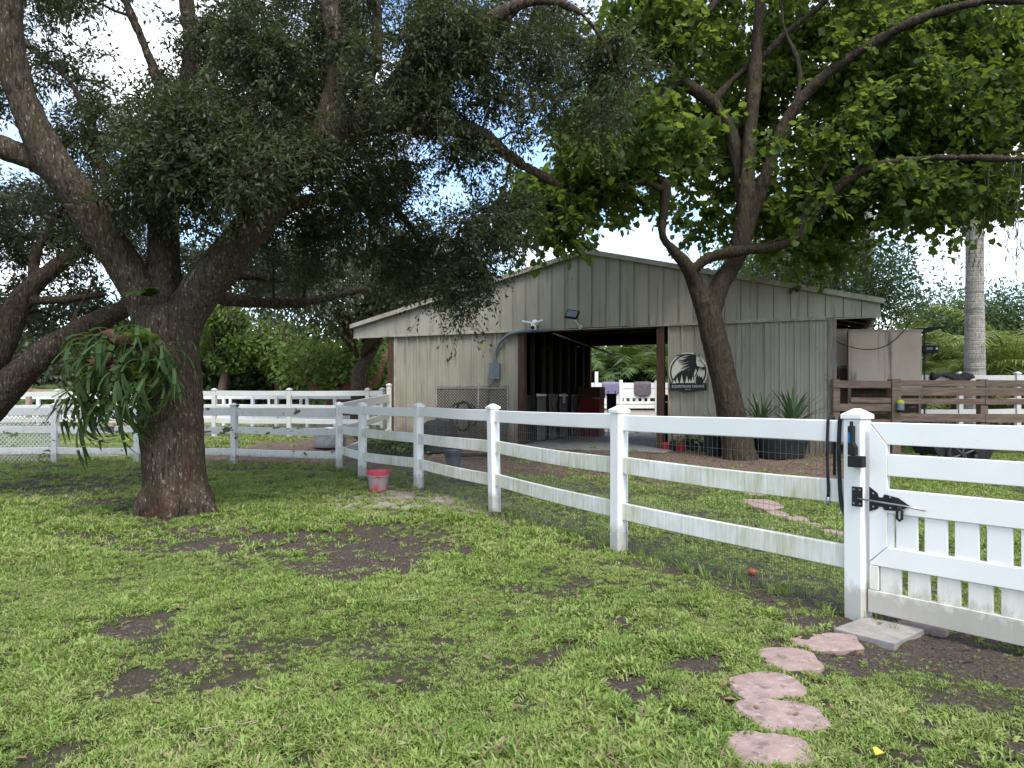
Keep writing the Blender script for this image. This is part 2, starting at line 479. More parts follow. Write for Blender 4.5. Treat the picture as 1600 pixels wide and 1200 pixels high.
def ground_masks(x, y):
    """soil (bare earth), sand (pale), litter (brown yard in front of the barn), each 0..1"""
    z = gz(x, y)
    yy = np.maximum(y, 0.5)
    px = 800 + F * x / yy; py = HZ + F * (EYE - z) / yy
    n = fbm(x, y, 3.1, 3); nf = fbm(x, y, 11.0, 9)
    soil = np.zeros_like(x); sand = np.zeros_like(x)
    for cx, cy, rx, ry, st, sd in PATCHES:
        q = np.hypot((px - cx) / (rx * 1.35), (py - cy) / (ry * 1.6))
        k = st * (1 - sstep(0.45, 1.25, q + (n - 0.5) * 1.3 + (nf - 0.5) * 0.7))
        k = np.where(yy < 0.8, 0, k)
        if sd: sand = np.maximum(sand, k)
        else: soil = np.maximum(soil, k)
    s = -((x - BO[0]) * BV[0] + (y - BO[1]) * BV[1]); a = (x - BO[0]) * BU[0] + (y - BO[1]) * BU[1]
    litter = (1 - sstep(4.0, 6.4, s + (n - 0.5) * 2.6)) * sstep(-4.2, -2.6, a + (n - 0.5)) * (1 - sstep(11.5, 13.5, a)) * sstep(-7.0, -6.5, s)
    fd = seg_dist(x, y, FENCE_A)
    soil = np.maximum(soil, (1 - sstep(0.15, 0.75, fd + (n - 0.5) * 0.45)) * 0.85)
    inside = (s > 3.0) & (fd < 3.2) & (x > np.interp(y, [4.9, 7.05, 9.56, 11.97, 13.64, 15.4], [2.39, 1.06, -.23, -1.58, -2.88, -3.75]))
    soil = np.maximum(soil, inside * sstep(.40, .62, n * .6 + nf * .4) * .55)
    fb = seg_dist(x, y, [FB_L, FB_R])
    soil = np.maximum(soil, (1 - sstep(0.4, 1.5, fb + (n - 0.5) * 0.9)) * 0.8)
    soil = np.maximum(soil, sstep(0.60, 0.72, fbm(x, y, 3.2, 21) * 0.65 + nf * 0.35) * 0.8)
    soil = np.maximum(soil, sstep(.62, .95, 1 - grass_density(x, y)) * .85)
    far = sstep(17.5, 19, y) * (1 - sstep(-4.6, -3.6, a))
    sand = np.maximum(sand, far * sstep(0.45, 0.62, fbm(x * 0.35, y, 0.35, 33)) * 0.95)
    back = sstep(5.8, 6.6, -s) * sstep(-1, 1, a) * (1 - sstep(15, 18, a)) * (1 - sstep(42, 50, y))
    sand = np.maximum(sand, back)
    return soil, sand, np.clip(litter, 0, 1)

def axis(lo, hi, fine0, fine1, step, grow=1.18):
    xs = list(np.arange(fine0, fine1, step))
    s = step; x = xs[-1]
    while x < hi: s *= grow; x += s; xs.append(x)
    s = step; x = xs[0]; pre = []
    while x > lo: s *= grow; x -= s; pre.append(x)
    return np.array(pre[::-1] + xs)

gx = axis(-900, 900, -9, 8, 0.07); gy = axis(-120, 1500, 2.4, 16, 0.07)
XX, YY = np.meshgrid(gx, gy)
so, sa, li = ground_masks(XX, YY)
relief = (fbm(XX, YY, 4.0, 51) - 0.5) * 0.035 + (fbm(XX, YY, 15, 61) - 0.5) * 0.014 - so * 0.02 + so * (fbm(XX, YY, 9.0, 91) - .5) * .05 + so * (fbm(XX, YY, 24.0, 95) - .5) * .03
relief *= (1 - sstep(20, 40, np.abs(YY))) * (1 - sstep(20, 40, np.abs(XX)))
ZZ = gz(XX, YY) + relief
V = np.stack([XX.ravel(), YY.ravel(), ZZ.ravel()], 1)
nx, ny = len(gx), len(gy)
I = (np.arange(ny - 1)[:, None] * nx + np.arange(nx - 1)[None, :]).ravel()
loops = np.stack([I, I + 1, I + nx + 1, I + nx], 1).ravel()

def ground_mat():
    m, t, b, N, Lk = nodes("ground")
    def at(nm):
        a = N("ShaderNodeAttribute"); a.attribute_name = nm; return a.outputs["Fac"]
    v = coords(t, "world")
    fine = noise_n(t, v, 60, 6, 0.7); mid = noise_n(t, v, 9, 6, 0.65); big = noise_n(t, v, 0.5, 4)
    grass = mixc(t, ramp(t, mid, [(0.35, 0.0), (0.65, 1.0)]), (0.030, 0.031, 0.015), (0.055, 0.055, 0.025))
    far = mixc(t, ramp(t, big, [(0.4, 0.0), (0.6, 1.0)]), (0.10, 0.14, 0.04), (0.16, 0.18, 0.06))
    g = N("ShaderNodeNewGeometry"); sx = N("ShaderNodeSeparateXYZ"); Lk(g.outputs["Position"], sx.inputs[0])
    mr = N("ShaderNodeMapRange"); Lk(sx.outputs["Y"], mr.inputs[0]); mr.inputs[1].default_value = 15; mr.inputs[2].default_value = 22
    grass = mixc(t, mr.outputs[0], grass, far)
    soil = mixc(t, ramp(t, fine, [(0.35, 0.0), (0.65, 1.0)]), (0.026, 0.020, 0.016), (0.105, 0.083, 0.068))
    litter = mixc(t, ramp(t, fine, [(0.4, 0.0), (0.6, 1.0)]), (0.075, 0.052, 0.040), (0.20, 0.14, 0.115))
    sand = mixc(t, ramp(t, mid, [(0.35, 0.0), (0.65, 1.0)]), (0.40, 0.34, 0.29), (0.27, 0.23, 0.195))
    col = mixc(t, at("litter"), grass, litter)
    col = mixc(t, at("soil"), col, soil)
    col = mixc(t, at("sand"), col, sand)
    Lk(col, b.inputs["Base Color"])
    b.inputs["Roughness"].default_value = 0.95; b.inputs["Specular IOR Level"].default_value = 0.1
    Lk(bump_n(t, mid, 0.7, 0.03, bump_n(t, fine, 0.8, 0.012)), b.inputs["Normal"])
    return m

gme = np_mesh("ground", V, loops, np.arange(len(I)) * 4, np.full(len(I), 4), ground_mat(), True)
for nm, ar in (("soil", so), ("sand", sa), ("litter", li)):
    at_ = gme.attributes.new(nm, "FLOAT", "POINT"); at_.data.foreach_set("value", ar.ravel().astype(np.float32))
tag(link("ground", gme), None, None, kind="structure")

# ------------------------------------------------------------------ grass
M_grass = LEAF("grass_blades", [(0.055, 0.090, 0.018), (0.115, 0.180, 0.034), (0.195, 0.285, 0.06), (0.29, 0.375, 0.10), (0.36, 0.31, 0.16)], 0.36, 0.5, 0.3, True)
M_grass_dry = LEAF("dry_grass", [(0.16, 0.12, 0.065), (0.26, 0.20, 0.12), (0.12, 0.12, 0.045)], 0.3, 0.7, 0.1, True)

def tuft(name, n, length, width, spread, seed, mat):
    r = random.Random(seed); mb = MB()
    for _ in range(n):
        a = r.uniform(0, 2 * math.pi); l = length * r.uniform(0.5, 1.15); w = width * r.uniform(0.6, 1.2)
        lean = r.uniform(0.25, 1.0) * spread
        d = Vector((math.cos(a), math.sin(a), 0)); sd = Vector((-d.y, d.x, 0))
        sd = (sd + Vector((0, 0, r.uniform(-.6, .6)))).normalized()
        o = Vector((r.uniform(-.03, .03), r.uniform(-.03, .03), -0.004))
        p1 = o + d * l * 0.45 * lean + Vector((0, 0, l * 0.45 * (1.1 - lean * 0.5)))
        p2 = p1 + d * l * 0.5 * min(1.0, lean * 1.5) + Vector((0, 0, l * 0.4 * (1 - lean)))
        mb.add([o - sd * w * .4, o + sd * w * .4, p1 + sd * w * .5, p1 - sd * w * .5, p2], [(0, 1, 2, 3), (3, 2, 4)])
    ob = bpy.data.objects.new(name, mb.mesh(name, mat)); return ob

def scatter(name, pts, rotz, scl, tufts, label):
    """one object of scattered tufts (geometry nodes)"""
    col = bpy.data.collections.new(name + "_kinds")
    for o in tufts: col.objects.link(o)
    me = bpy.data.meshes.new(name)
    me.vertices.add(len(pts)); me.vertices.foreach_set("co", pts.astype(np.float32).ravel())
    a = me.attributes.new("rz", "FLOAT_VECTOR", "POINT")
    rot = np.zeros((len(pts), 3), np.float32); rot[:, 2] = rotz
    rot[:, 0] = RNG.normal(0, 0.12, len(pts)); rot[:, 1] = RNG.normal(0, 0.12, len(pts))
    a.data.foreach_set("vector", rot.ravel())
    a = me.attributes.new("sc", "FLOAT", "POINT"); a.data.foreach_set("value", scl.astype(np.float32))
    o = link(name, me); o["kind"] = "stuff"; o["label"] = label; o["category"] = "grass" if "grass" in name else "leaves"
    ng = bpy.data.node_groups.new(name + "_nodes", "GeometryNodeTree")
    ng.interface.new_socket("Geometry", in_out="INPUT", socket_type="NodeSocketGeometry")
    ng.interface.new_socket("Geometry", in_out="OUTPUT", socket_type="NodeSocketGeometry")
    gi = ng.nodes.new("NodeGroupInput"); go = ng.nodes.new("NodeGroupOutput")
    mp_ = ng.nodes.new("GeometryNodeMeshToPoints")
    ip = ng.nodes.new("GeometryNodeInstanceOnPoints"); ip.inputs["Pick Instance"].default_value = True
    ci = ng.nodes.new("GeometryNodeCollectionInfo"); ci.inputs["Collection"].default_value = col
    ci.inputs["Separate Children"].default_value = True; ci.inputs["Reset Children"].default_value = True
    n1_ = ng.nodes.new("GeometryNodeInputNamedAttribute"); n1_.data_type = "FLOAT_VECTOR"; n1_.inputs["Name"].default_value = "rz"
    n2_ = ng.nodes.new("GeometryNodeInputNamedAttribute"); n2_.data_type = "FLOAT"; n2_.inputs["Name"].default_value = "sc"
    lk = ng.links.new
    lk(gi.outputs[0], mp_.inputs["Mesh"]); lk(mp_.outputs["Points"], ip.inputs["Points"])
    lk(ci.outputs[0], ip.inputs["Instance"])
    lk(n1_.outputs["Attribute"], ip.inputs["Rotation"]); lk(n2_.outputs["Attribute"], ip.inputs["Scale"])
    lk(ip.outputs["Instances"], go.inputs[0])
    md = o.modifiers.new("scatter", "NODES"); md.node_group = ng
    return o

def ground_at(x, y):
    """height of the finished ground mesh (bilinear)"""
    i = np.clip(np.searchsorted(gx, x) - 1, 0, nx - 2); j = np.clip(np.searchsorted(gy, y) - 1, 0, ny - 2)
    u = (x - gx[i]) / (gx[i + 1] - gx[i]); v = (y - gy[j]) / (gy[j + 1] - gy[j])
    return (ZZ[j, i] * (1 - u) + ZZ[j, i + 1] * u) * (1 - v) + (ZZ[j + 1, i] * (1 - u) + ZZ[j + 1, i + 1] * u) * v

STONES = []      # filled below: (x, y, r) kept free of grass

def in_barn(x, y):
    s = (x - BO[0]) * BV[0] + (y - BO[1]) * BV[1]; a = (x - BO[0]) * BU[0] + (y - BO[1]) * BU[1]
    return (s > -0.3) & (s < 7) & (a > -0.2) & (a < 12)

def lawn_points(n, y0, y1, power, xlim):
    y = (y0 ** power + RNG.random(n) * (y1 ** power - y0 ** power)) ** (1 / power)
    x = (RNG.random(n) * 2 - 1) * np.minimum(y * 0.78 + 0.6, xlim)
    return x, y
STEPS_NEAR = [(1197, 1174, 72, 29, 0), (1222, 1120, 68, 25, 1), (1198, 1074, 58, 21, 2), (1229, 1030, 52, 18, 3), (1291, 1001, 58, 13, 4)]
STEPS_FAR = [(1192, 789, 26, 8), (1176, 773, 17, 4), (1214, 804, 15, 3.5), (1246, 813, 16, 3.5), (1272, 823, 14, 4), (1302, 834, 14, 4.5)]
for q in STEPS_NEAR:
    c = G(q[0], q[1]); STONES.append((c.x, c.y, q[2] * c.y / F * 0.9, q[3] * c.y * c.y / (EYE * F) * 0.9))
for q in STEPS_FAR:
    c = G(q[0], q[1]); STONES.append((c.x, c.y, q[2] * c.y / F, q[3] * c.y * c.y / (EYE * F) * 1.1))
SLAB = [G(1302, 984), G(1352, 966), G(1448, 984), G(1398, 1008)]
sc_ = sum(SLAB, Vector()) / 4; STONES.append((sc_.x, sc_.y, 0.33, 0.22))

def grass_layer(name, n, y0, y1, power, tufts, s0, s1, label, keep_litter=0.03, xlim=30, thin=1.0):
    x, y = lawn_points(n, y0, y1, power, xlim)
    so, sa, li = ground_masks(x, y)
    so = np.clip(so + (fbm(x, y, 6.0, 44) - .5) * 1.1 * np.clip(so * 2, 0, 1), 0, 1)
    p = (1 - so * 0.965) * (1 - sa * 0.85) * (1 - li * (1 - keep_litter)) * thin
    p = p * grass_density(x, y)
    ok = (RNG.random(n) < p) & ~in_barn(x, y)
    for cx, cy, rx, ry in STONES:
        ok &= np.hypot((x - cx) / rx, (y - cy) / ry) > 1.0
    ok &= np.hypot(x + 4.43, y - 9.35) > 0.47
    x, y = x[ok], y[ok]
    z = ground_at(x, y)
    hgt = 0.45 + 1.2 * sstep(.2, .85, fbm(x, y, 1.3, 88))
    return scatter(name, np.stack([x, y, z], 1), RNG.random(len(x)) * 6.28, (s0 + (s1 - s0) * RNG.random(len(x))) * hgt, tufts, label)

T_near = [tuft("grass_tuft", 14, 0.047, 0.0085, 1.1, 11 + k, M_grass) for k in range(6)] + [tuft("fine_grass_tuft", 22, 0.050, 0.0042, .95, 111 + k, M_grass) for k in range(3)] + [tuft("weed_tuft", 7, 0.05, 0.019, 1.15, 121 + k, M_grass) for k in range(1)]
T_mid = [tuft("grass_tuft_mid", 17, 0.064, 0.0105, 1.05, 31 + k, M_grass) for k in range(5)]
T_tall = [tuft("grass_tuft_tall", 9, 0.16, 0.009, 0.5, 51 + k, M_grass) for k in range(4)]
grass_layer("lawn_grass", 82000, 2.5, 7.0, 1.7, T_near, 0.75, 1.25, "broad bladed green lawn grass growing around the stepping stones")
grass_layer("lawn_grass", 100000, 6.6, 17.0, 1.6, T_mid, 0.8, 1.35, "shaded lawn grass growing around the oak trunk and along the fences")
T_dry = [tuft("thatch_tuft", 9, 0.07, 0.0045, 1.15, 71 + k, M_grass_dry) for k in range(4)]
grass_layer("thatch_grass", 26000, 2.5, 16.0, 1.6, T_dry, 0.6, 1.3, "dry brown thatch straw lying among the lawn grass", 0.5)
grass_layer("field_grass", 26000, 16.5, 34.0, 1.4, T_mid, 1.3, 2.2, "sunny field grass growing beyond the white fences", 0.05)

# longer weeds along the fences
def fence_weeds(name, pts, n, label, width=0.22, s=1.0, off=(0, 0)):
    x = []; y = []
    for a, b in zip(pts[:-1], pts[1:]):
        k = int(n * (b - a).length); t = RNG.random(k)
        x.append(a.x + (b.x - a.x) * t + RNG.normal(0, width, k) + off[0]); y.append(a.y + (b.y - a.y) * t + RNG.normal(0, width, k) + off[1])
    x = np.concatenate(x); y = np.concatenate(y)
    scatter(name, np.stack([x, y, ground_at(x, y)], 1), RNG.random(len(x)) * 6.28, s * (0.5 + 0.7 * RNG.random(len(x))), T_tall, label)
fence_weeds("fence_grass", FENCE_A, 42, "thin grass and weeds growing under the curving white fence", 0.16, 0.85)
fence_weeds("fence_grass", [FB_L, FB_R], 45, "long scruffy grass growing under the worn white fence", 0.3, 1.0, (0, 0.1))

# fallen leaves and twigs
M_litter_leaf = LEAF("fallen_leaf", [(0.07, 0.042, 0.025), (0.13, 0.078, 0.042), (0.21, 0.14, 0.085), (0.24, 0.11, 0.055)], 0.1, 0.7, 0.15, True)
def litter_kind(name, seed, l):
    r = random.Random(seed); mb = MB()
    w = l * 0.45
    q = [(-.5, 0), (-.34, -.3), (-.05, -.5), (.25, -.36), (.5, 0), (.28, .34), (0, .5), (-.3, .32)]
    mb.add([(a * l, b * w, .3 * w * b * b * 4 * r.uniform(.3, .9) + .2 * l * a * a * r.random()) for a, b in q] + [(0, 0, 0.002)], [(k, (k + 1) % 8, 8) for k in range(8)])
    return bpy.data.objects.new(name, mb.mesh(name, M_litter_leaf))
kinds = [litter_kind("dead_leaf", k, 0.036 + 0.008 * k) for k in range(4)]
n = 1100; x, y = lawn_points(n, 2.6, 16, 1.5, 20)
scatter("fallen_leaves", np.stack([x, y, ground_at(x, y) + 0.012 + 0.015 * RNG.random(n)], 1), RNG.random(n) * 6.28, 0.6 + 0.7 * RNG.random(n), kinds,
        "brown dead leaves scattered over the lawn")
n = 5000; a = RNG.random(n) * 14 - 2.2; s = 0.3 + RNG.random(n) * 5
x = BO[0] + BU[0] * a - BV[0] * s; y = BO[1] + BU[1] * a - BV[1] * s
scatter("fallen_leaves", np.stack([x, y, ground_at(x, y) + 0.01], 1), RNG.random(n) * 6.28, 0.7 + 0.9 * RNG.random(n), kinds,
        "brown leaf litter covering the dirt yard before the barn")

# crumbs of earth on the bare patches
M_crumb = LEAF("soil_crumb", [(0.02, 0.016, 0.013), (0.05, 0.04, 0.032), (0.10, 0.08, 0.065), (0.15, 0.12, 0.10)], 0.0, 0.95, 0.05, True)
def crumb(seed):
    r = random.Random(seed); bm = bmesh.new(); bmesh.ops.create_icosphere(bm, subdivisions=1, radius=.012)
    for v in bm.verts: v.co *= r.uniform(.6, 1.25); v.co.z *= .7
    me = bpy.data.meshes.new("soil_crumb"); bm.to_mesh(me); bm.free(); me.materials.append(M_crumb)
    return bpy.data.objects.new("soil_crumb", me)
n = 60000; x, y = lawn_points(n, 2.6, 14, 1.6, 20); so_, sa_, li_ = ground_masks(x, y)
ok = (RNG.random(n) < (so_ - .35) * 1.2) & ~in_barn(x, y); x, y = x[ok], y[ok]; n = len(x)
scatter("soil_crumbs", np.stack([x, y, ground_at(x, y)], 1), RNG.random(n) * 6.28, 0.35 + 1.0 * RNG.random(n) ** 2, [crumb(k) for k in range(4)],
        "crumbly dark earth lying on the bare lawn patches")

# dead leaf twigs
def ground_twig(px, py, length, ang, label):
    c = G(px, py); mb = MB(); pts = []
    for k in range(6):
        t = k / 5 - 0.5
        xx = c.x + math.cos(ang) * length * t + math.sin(k * 2.1) * 0.008; yy = c.y + math.sin(ang) * length * t + math.cos(k * 1.7) * 0.008
        pts.append((xx, yy, float(ground_at(np.array([xx]), np.array([yy]))[0]) + 0.035))
    mb.tube(pts, [0.0025, 0.003, 0.003, 0.0025, 0.002, 0.0015], 5)
    tag(mb.build("fallen_twig", M_twig, smooth=True), label, "twig", "twigs on the lawn")
M_twig = MAT("pale_twig", (0.38, 0.31, 0.23), (0.26, 0.2, 0.15), 20, rough=0.85)
for q in [(388, 1142, 0.10, 0.5), (405, 1085, 0.16, -0.7), (250, 804, 0.4, 0.3), (420, 1052, 0.1, 1.9), (330, 1150, 0.12, 0.2), (640, 945, 0.2, 0.2)]:
    ground_twig(*q, "pale dry twig lying in the lawn grass")

# ------------------------------------------------------------------ stepping stones
def flagstone(c, rx, ry, seed, name, label, mat, thick=0.045, rot=0.0, grp=None):
    r = random.Random(seed); n = 26; top = []; ph = [r.uniform(0, 6.28) for _ in range(4)]
    for k in range(n):
        w = 2 * math.pi * k / n
        e = 3.6
        q = (abs(math.cos(w)) ** e + abs(math.sin(w)) ** e) ** (-1 / e)
        q *= .95 + .07 * math.sin(2 * w + ph[0]) + .05 * math.sin(3 * w + ph[1]) + .035 * math.sin(5 * w + ph[2]) + .02 * math.sin(9 * w + ph[3])
        u = math.cos(w) * rx * q; v = math.sin(w) * ry * q
        top.append(Vector((u * math.cos(rot) - v * math.sin(rot), u * math.sin(rot) + v * math.cos(rot), 0)))
    mb = MB()
    vs = [p * 0.95 + Vector((0, 0, 0.022 + r.uniform(-.003, .003))) for p in top] + [p + Vector((0, 0, 0.010)) for p in top] + [p + Vector((0, 0, -thick)) for p in top]
    vs.append(Vector((0, 0, 0.024)))
    fs = [(k, (k + 1) % n, 3 * n) for k in range(n)]
    for a in (0, 1):
        fs += [(a * n + k, (a + 1) * n + k, (a + 1) * n + (k + 1) % n, a * n + (k + 1) % n) for k in range(n)]
    mb.add(vs, fs)
    o = mb.build(name, mat, None, c)
    return tag(o, label, "stepping stone", grp)
near_lab = ["pink stepping stone farthest from the white gate, broad and cracked", "wide pink stepping stone, second along from the far end",
            "pink stepping stone, third along and chipped at its edge", "rounded pink stepping stone, second from the concrete slab",
            "narrow rounded pink stepping stone right beside the concrete slab"]
for (px, py, rx, ry, k) in STEPS_NEAR:
    c = G(px, py); c.z = float(ground_at(np.array([c.x]), np.array([c.y]))[0]) - 0.004
    flagstone(c, rx * c.y / F, ry * c.y * c.y / (EYE * F), 100 + k, "stepping_stone", near_lab[k], M_stone, rot=0.12 * (k % 3 - 1), grp="stepping stones in the lawn")
FAR_LAB = ["largest reddish stepping stone in the grass inside the fence", "reddish stepping stone inside the fence, farthest along towards the barn", "small reddish stone inside the fence, touching the largest one",
           "reddish stone inside the fence, third from the gate post", "reddish stone inside the fence, second from the gate post", "reddish stone inside the fence, first beside the gate post"]
for k, (px, py, rx, ry) in enumerate(STEPS_FAR):
    c = G(px, py); c.z += 0.004
    flagstone(c, rx * c.y / F, ry * c.y * c.y / (EYE * F), 200 + k, "stepping_stone", FAR_LAB[k], M_stone, grp="stepping stones inside the fence")
mb = MB(); mb.prism([Vector((p.x - sc_.x, p.y - sc_.y, -0.06)) for p in (SLAB[0], SLAB[3], SLAB[2], SLAB[1])], (0, 0, 0.072))
tag(mb.build("concrete_slab", M_conc, None, (sc_.x, sc_.y, 0.0), bevel=0.006), "grey square concrete paving slab at the foot of the gate post", "paving slab")
c = G(1480, 985)
mb = MB(); mb.box(-0.14, 0.14, -0.05, 0.05, -0.03, 0.02)
tag(mb.build("brick_paver", M_stone, None, (c.x - 0.12, c.y + 0.06, 0.0), (0, 0, -0.75), bevel=0.006), "flat reddish brick half hidden under the white gate", "brick")
# ------------------------------------------------------------------ white vinyl fences
PW = 0.13
def post_mesh(H, mat, w=PW):
    mb = MB(); mb.box(-w / 2, w / 2, -w / 2, w / 2, -0.06, H)
    return mb.mesh("post", mat, bevel=0.006, seg=1)
def cap_mesh(mat, w=PW):
    mb = MB(); h = w / 2 + 0.013
    mb.box(-h, h, -h, h, 0, 0.032)
    h2 = h - 0.002; t = 0.018
    mb.add([(-h2, -h2, .033), (h2, -h2, .033), (h2, h2, .033), (-h2, h2, .033), (-t, -t, .072), (t, -t, .072), (t, t, .072), (-t, t, .072)],
           [(0, 1, 5, 4), (1, 2, 6, 5), (2, 3, 7, 6), (3, 0, 4, 7), (4, 5, 6, 7)])
    return mb.mesh("cap", mat, bevel=0.003, seg=1)

def rail_between(a, b, z0, z1, th, mat, root, name="rail", sag=0.0, inset=0.0, seed=0):
    d = (b - a); L_ = d.length - 2 * inset; ang = math.atan2(d.y, d.x)
    r = random.Random(seed); n = 8; vs = []; fs = []
    w1 = r.uniform(-.006, .006); w2 = r.uniform(-.008, .008); j0 = r.uniform(-.012, .012); j1 = r.uniform(-.012, .012)
    for i in range(n + 1):
        t = i / n; x = inset + L_ * t; dz = (b.z - a.z) * t + j0 * (1 - t) + j1 * t - sag * 4 * t * (1 - t) + w1 * math.sin(t * 5) ; dy = w2 * math.sin(t * 4 + 1)
        bv = 0.006
        for yy, zz in ((-th / 2 + bv, z0), (th / 2 - bv, z0), (th / 2, z0 + bv), (th / 2, z1 - bv), (th / 2 - bv, z1), (-th / 2 + bv, z1), (-th / 2, z1 - bv), (-th / 2, z0 + bv)):
            vs.append((x, yy + dy, zz + dz))
    for i in range(n):
        for k in range(8):
            fs.append((i * 8 + k, (i + 1) * 8 + k, (i + 1) * 8 + (k + 1) % 8, i * 8 + (k + 1) % 8))
    fs += [tuple(range(8)), tuple(range(n * 8, n * 8 + 8))[::-1]]
    mb = MB().add(vs, fs)
    return mb.build(name, mat, root, a - root.location, (0, 0, ang))

def vinyl_fence(name, pts, H, rails, label, pmat, group, skip_first_post=False, skip_last_post=False, w=PW, caps=True, tilt=0.0):
    root = empty(name, pts[0], 0, label, "fence", group)
    pm = post_mesh(H, pmat, w); cm = cap_mesh(pmat, w)
    for i, p in enumerate(pts):
        if (i == 0 and skip_first_post) or (i == len(pts) - 1 and skip_last_post): continue
        if i == 0: d = pts[1] - p
        elif i == len(pts) - 1: d = p - pts[i - 1]
        else: d = pts[i + 1] - pts[i - 1]
        rz = math.atan2(d.y, d.x)
        rr = random.Random(i + len(pts)); tx = rr.uniform(-tilt, tilt); ty = rr.uniform(-tilt, tilt)
        po = link("post", pm, root, p - root.location, (tx, ty, rz))
        if caps: link("cap", cm, po, (0, 0, H))
    for i, (a, b) in enumerate(zip(pts[:-1], pts[1:])):
        for k, (z0, z1, m) in enumerate(rails):
            rail_between(a, b, z0, z1, 0.045, m, root, "rail", 0.014 if k else 0.004, 0.0, i * 7 + k)
    return root

A_rails = [(1.195, 1.35, M_vinyl), (0.765, 0.93, M_vinyl_algae), (0.325, 0.49, M_vinyl_algae)]
fenceA = vinyl_fence("paddock_fence", FENCE_A, 1.36, A_rails,
                     "curving white three rail vinyl fence with algae stained lower rails beside the gate", M_vinyl, "white vinyl fences", tilt=0.02)
# welded wire on the inside of the fence
mb = MB(); wr = 0.0015
def wire(mb, a, b, r):
    d = (b - a).normalized(); u = d.cross(Vector((0.3, 0.9, 0.2))).normalized(); v = d.cross(u)
    q = [u * r, (u * -.5 + v * .87) * r, (u * -.5 - v * .87) * r]
    mb.add([a + k for k in q] + [b + k for k in q], [(0, 1, 4, 3), (1, 2, 5, 4), (2, 0, 3, 5)])
for i, (a, b) in enumerate(zip(FENCE_A[:-1], FENCE_A[1:])):
    d = (b - a); n_ = Vector((d.y, -d.x, 0)).normalized() * -0.034
    if n_.x < 0: n_ = -n_
    k = int(d.length / 0.052)
    for j in range(k):
        p = a + d * ((j + .5) / k) + n_
        wire(mb, p + Vector((0, 0, 0.01)), p + Vector((random.uniform(-.004, .004), 0, 1.2)), wr)
    for j in range(k * 2):
        p = a + d * ((j + .25) / (k * 2)) + n_ * 1.06
        wire(mb, p + Vector((0, 0, 0.0)), p + Vector((random.uniform(-.006, .006), 0, .56)), .0011)
    for z in np.arange(0.02, .56, 0.027):
        wire(mb, a + n_ * 1.06 + Vector((0, 0, z)), b + n_ * 1.06 + Vector((0, 0, z)), .0011)
    for z in np.arange(0.06, 1.2, 0.102):
        wire(mb, a + n_ + Vector((0, 0, z)), b + n_ + Vector((0, 0, z)), wr)
mb.v = [(x - fenceA.location.x, y - fenceA.location.y, z) for x, y, z in mb.v]
o = mb.build("wire_mesh", M_wire, fenceA); o["kind"] = "stuff"

# worn fence across the back of the lawn
fb_pts = [G(530, 731), G(366, 724), G(215, 723), G(86, 723), G(-65, 723), G(-220, 723)]
fb_pts[0] = FENCE_A[-1]
B_rails = [(1.11, 1.30, M_vinyl_worn), (0.70, 0.86, M_vinyl_worn), (0.20, 0.36, M_vinyl_worn)]
fenceB = vinyl_fence("lawn_fence", fb_pts, 1.33, B_rails, "worn white three rail fence with black scars and a lattice bay behind the oak", M_vinyl_worn,
                     "white vinyl fences", skip_first_post=True, tilt=0.01)
mb = MB()
a, b = fb_pts[3], fb_pts[4]
L_ = (b - a).length
for (z0, z1) in ((0.0, 0.22), (0.35, 0.71), (0.85, 1.12)):
    h = z1 - z0
    for sgn in (1, -1):
        x = -h
        while x < L_:
            pts = []
            xa, xb = x, x + h
            za, zb = (z0, z1) if sgn > 0 else (z1, z0)
            if xa < 0: za += sgn * (0 - xa); xa = 0
            if xb > L_: zb -= sgn * (xb - L_); xb = L_
            if xb - xa > 0.02:
                w = 0.013; y = -0.012 * sgn * 0.5
                mb.add([(xa - w, y, za), (xa + w, y, za), (xb + w, y, zb), (xb - w, y, zb), (xa - w, y + .006, za), (xa + w, y + .006, za), (xb + w, y + .006, zb), (xb - w, y + .006, zb)],
                       [(0, 1, 2, 3), (7, 6, 5, 4), (0, 4, 5, 1), (1, 5, 6, 2), (2, 6, 7, 3), (3, 7, 4, 0)])
            x += 0.10
d = b - a
o = mb.build("lattice", M_vinyl_worn, fenceB, a - fenceB.location + Vector((0, 0.0, 0)), (0, 0, math.atan2(d.y, d.x))); o["kind"] = "stuff"

# short fence from the corner post up to the barn corner
bc = Vector((BO[0] - 0.10, BO[1] - 0.30, gzf(BO[0], BO[1] - 0.3)))
s0 = FENCE_A[-1]
mid = s0.lerp(bc, 0.5); mid.z = gzf(mid.x, mid.y)
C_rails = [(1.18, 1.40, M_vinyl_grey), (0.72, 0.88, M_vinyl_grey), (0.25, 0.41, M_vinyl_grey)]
fenceC = vinyl_fence("side_fence", [s0, bc], 1.62, C_rails, "short white fence with its shade painted grey, joining the corner post to the barn corner", M_vinyl_grey, "white vinyl fences", skip_first_post=True)

def field_fence(name, pxs, ds, H, rails, label, mat, w=PW, group="field fences"):
    pts = []
    for px, d_ in zip(pxs, ds):
        x = (px - 800) / F * d_; pts.append(Vector((x, d_, gzf(x, d_))))
    return vinyl_fence(name, pts, H, rails, label, mat, group, w=w)
R3 = lambda m, H: [(H - .18, H - .02, m), (H - .62, H - .46, m), (H - 1.06, H - .90, m)]
field_fence("field_fence", [598, 575, 452, 335, 220, 90, -60], [21.6, 22, 22.6, 23.2, 23.8, 24.4, 25], 1.52, R3(M_vinyl_grey, 1.52), "three rail fence with its shade painted grey in the field behind the worn fence", M_vinyl_grey)
field_fence("field_fence", [640, 585, 523, 480, 432, 395, 350, 300, 250, 190, 130, 60, -10], [31, 31, 31, 31, 31, 31.5, 32, 32, 32, 32.5, 33, 33, 33], 1.42, R3(M_white_paint, 1.42), "bright white fence far across the sunlit field", M_white_paint)
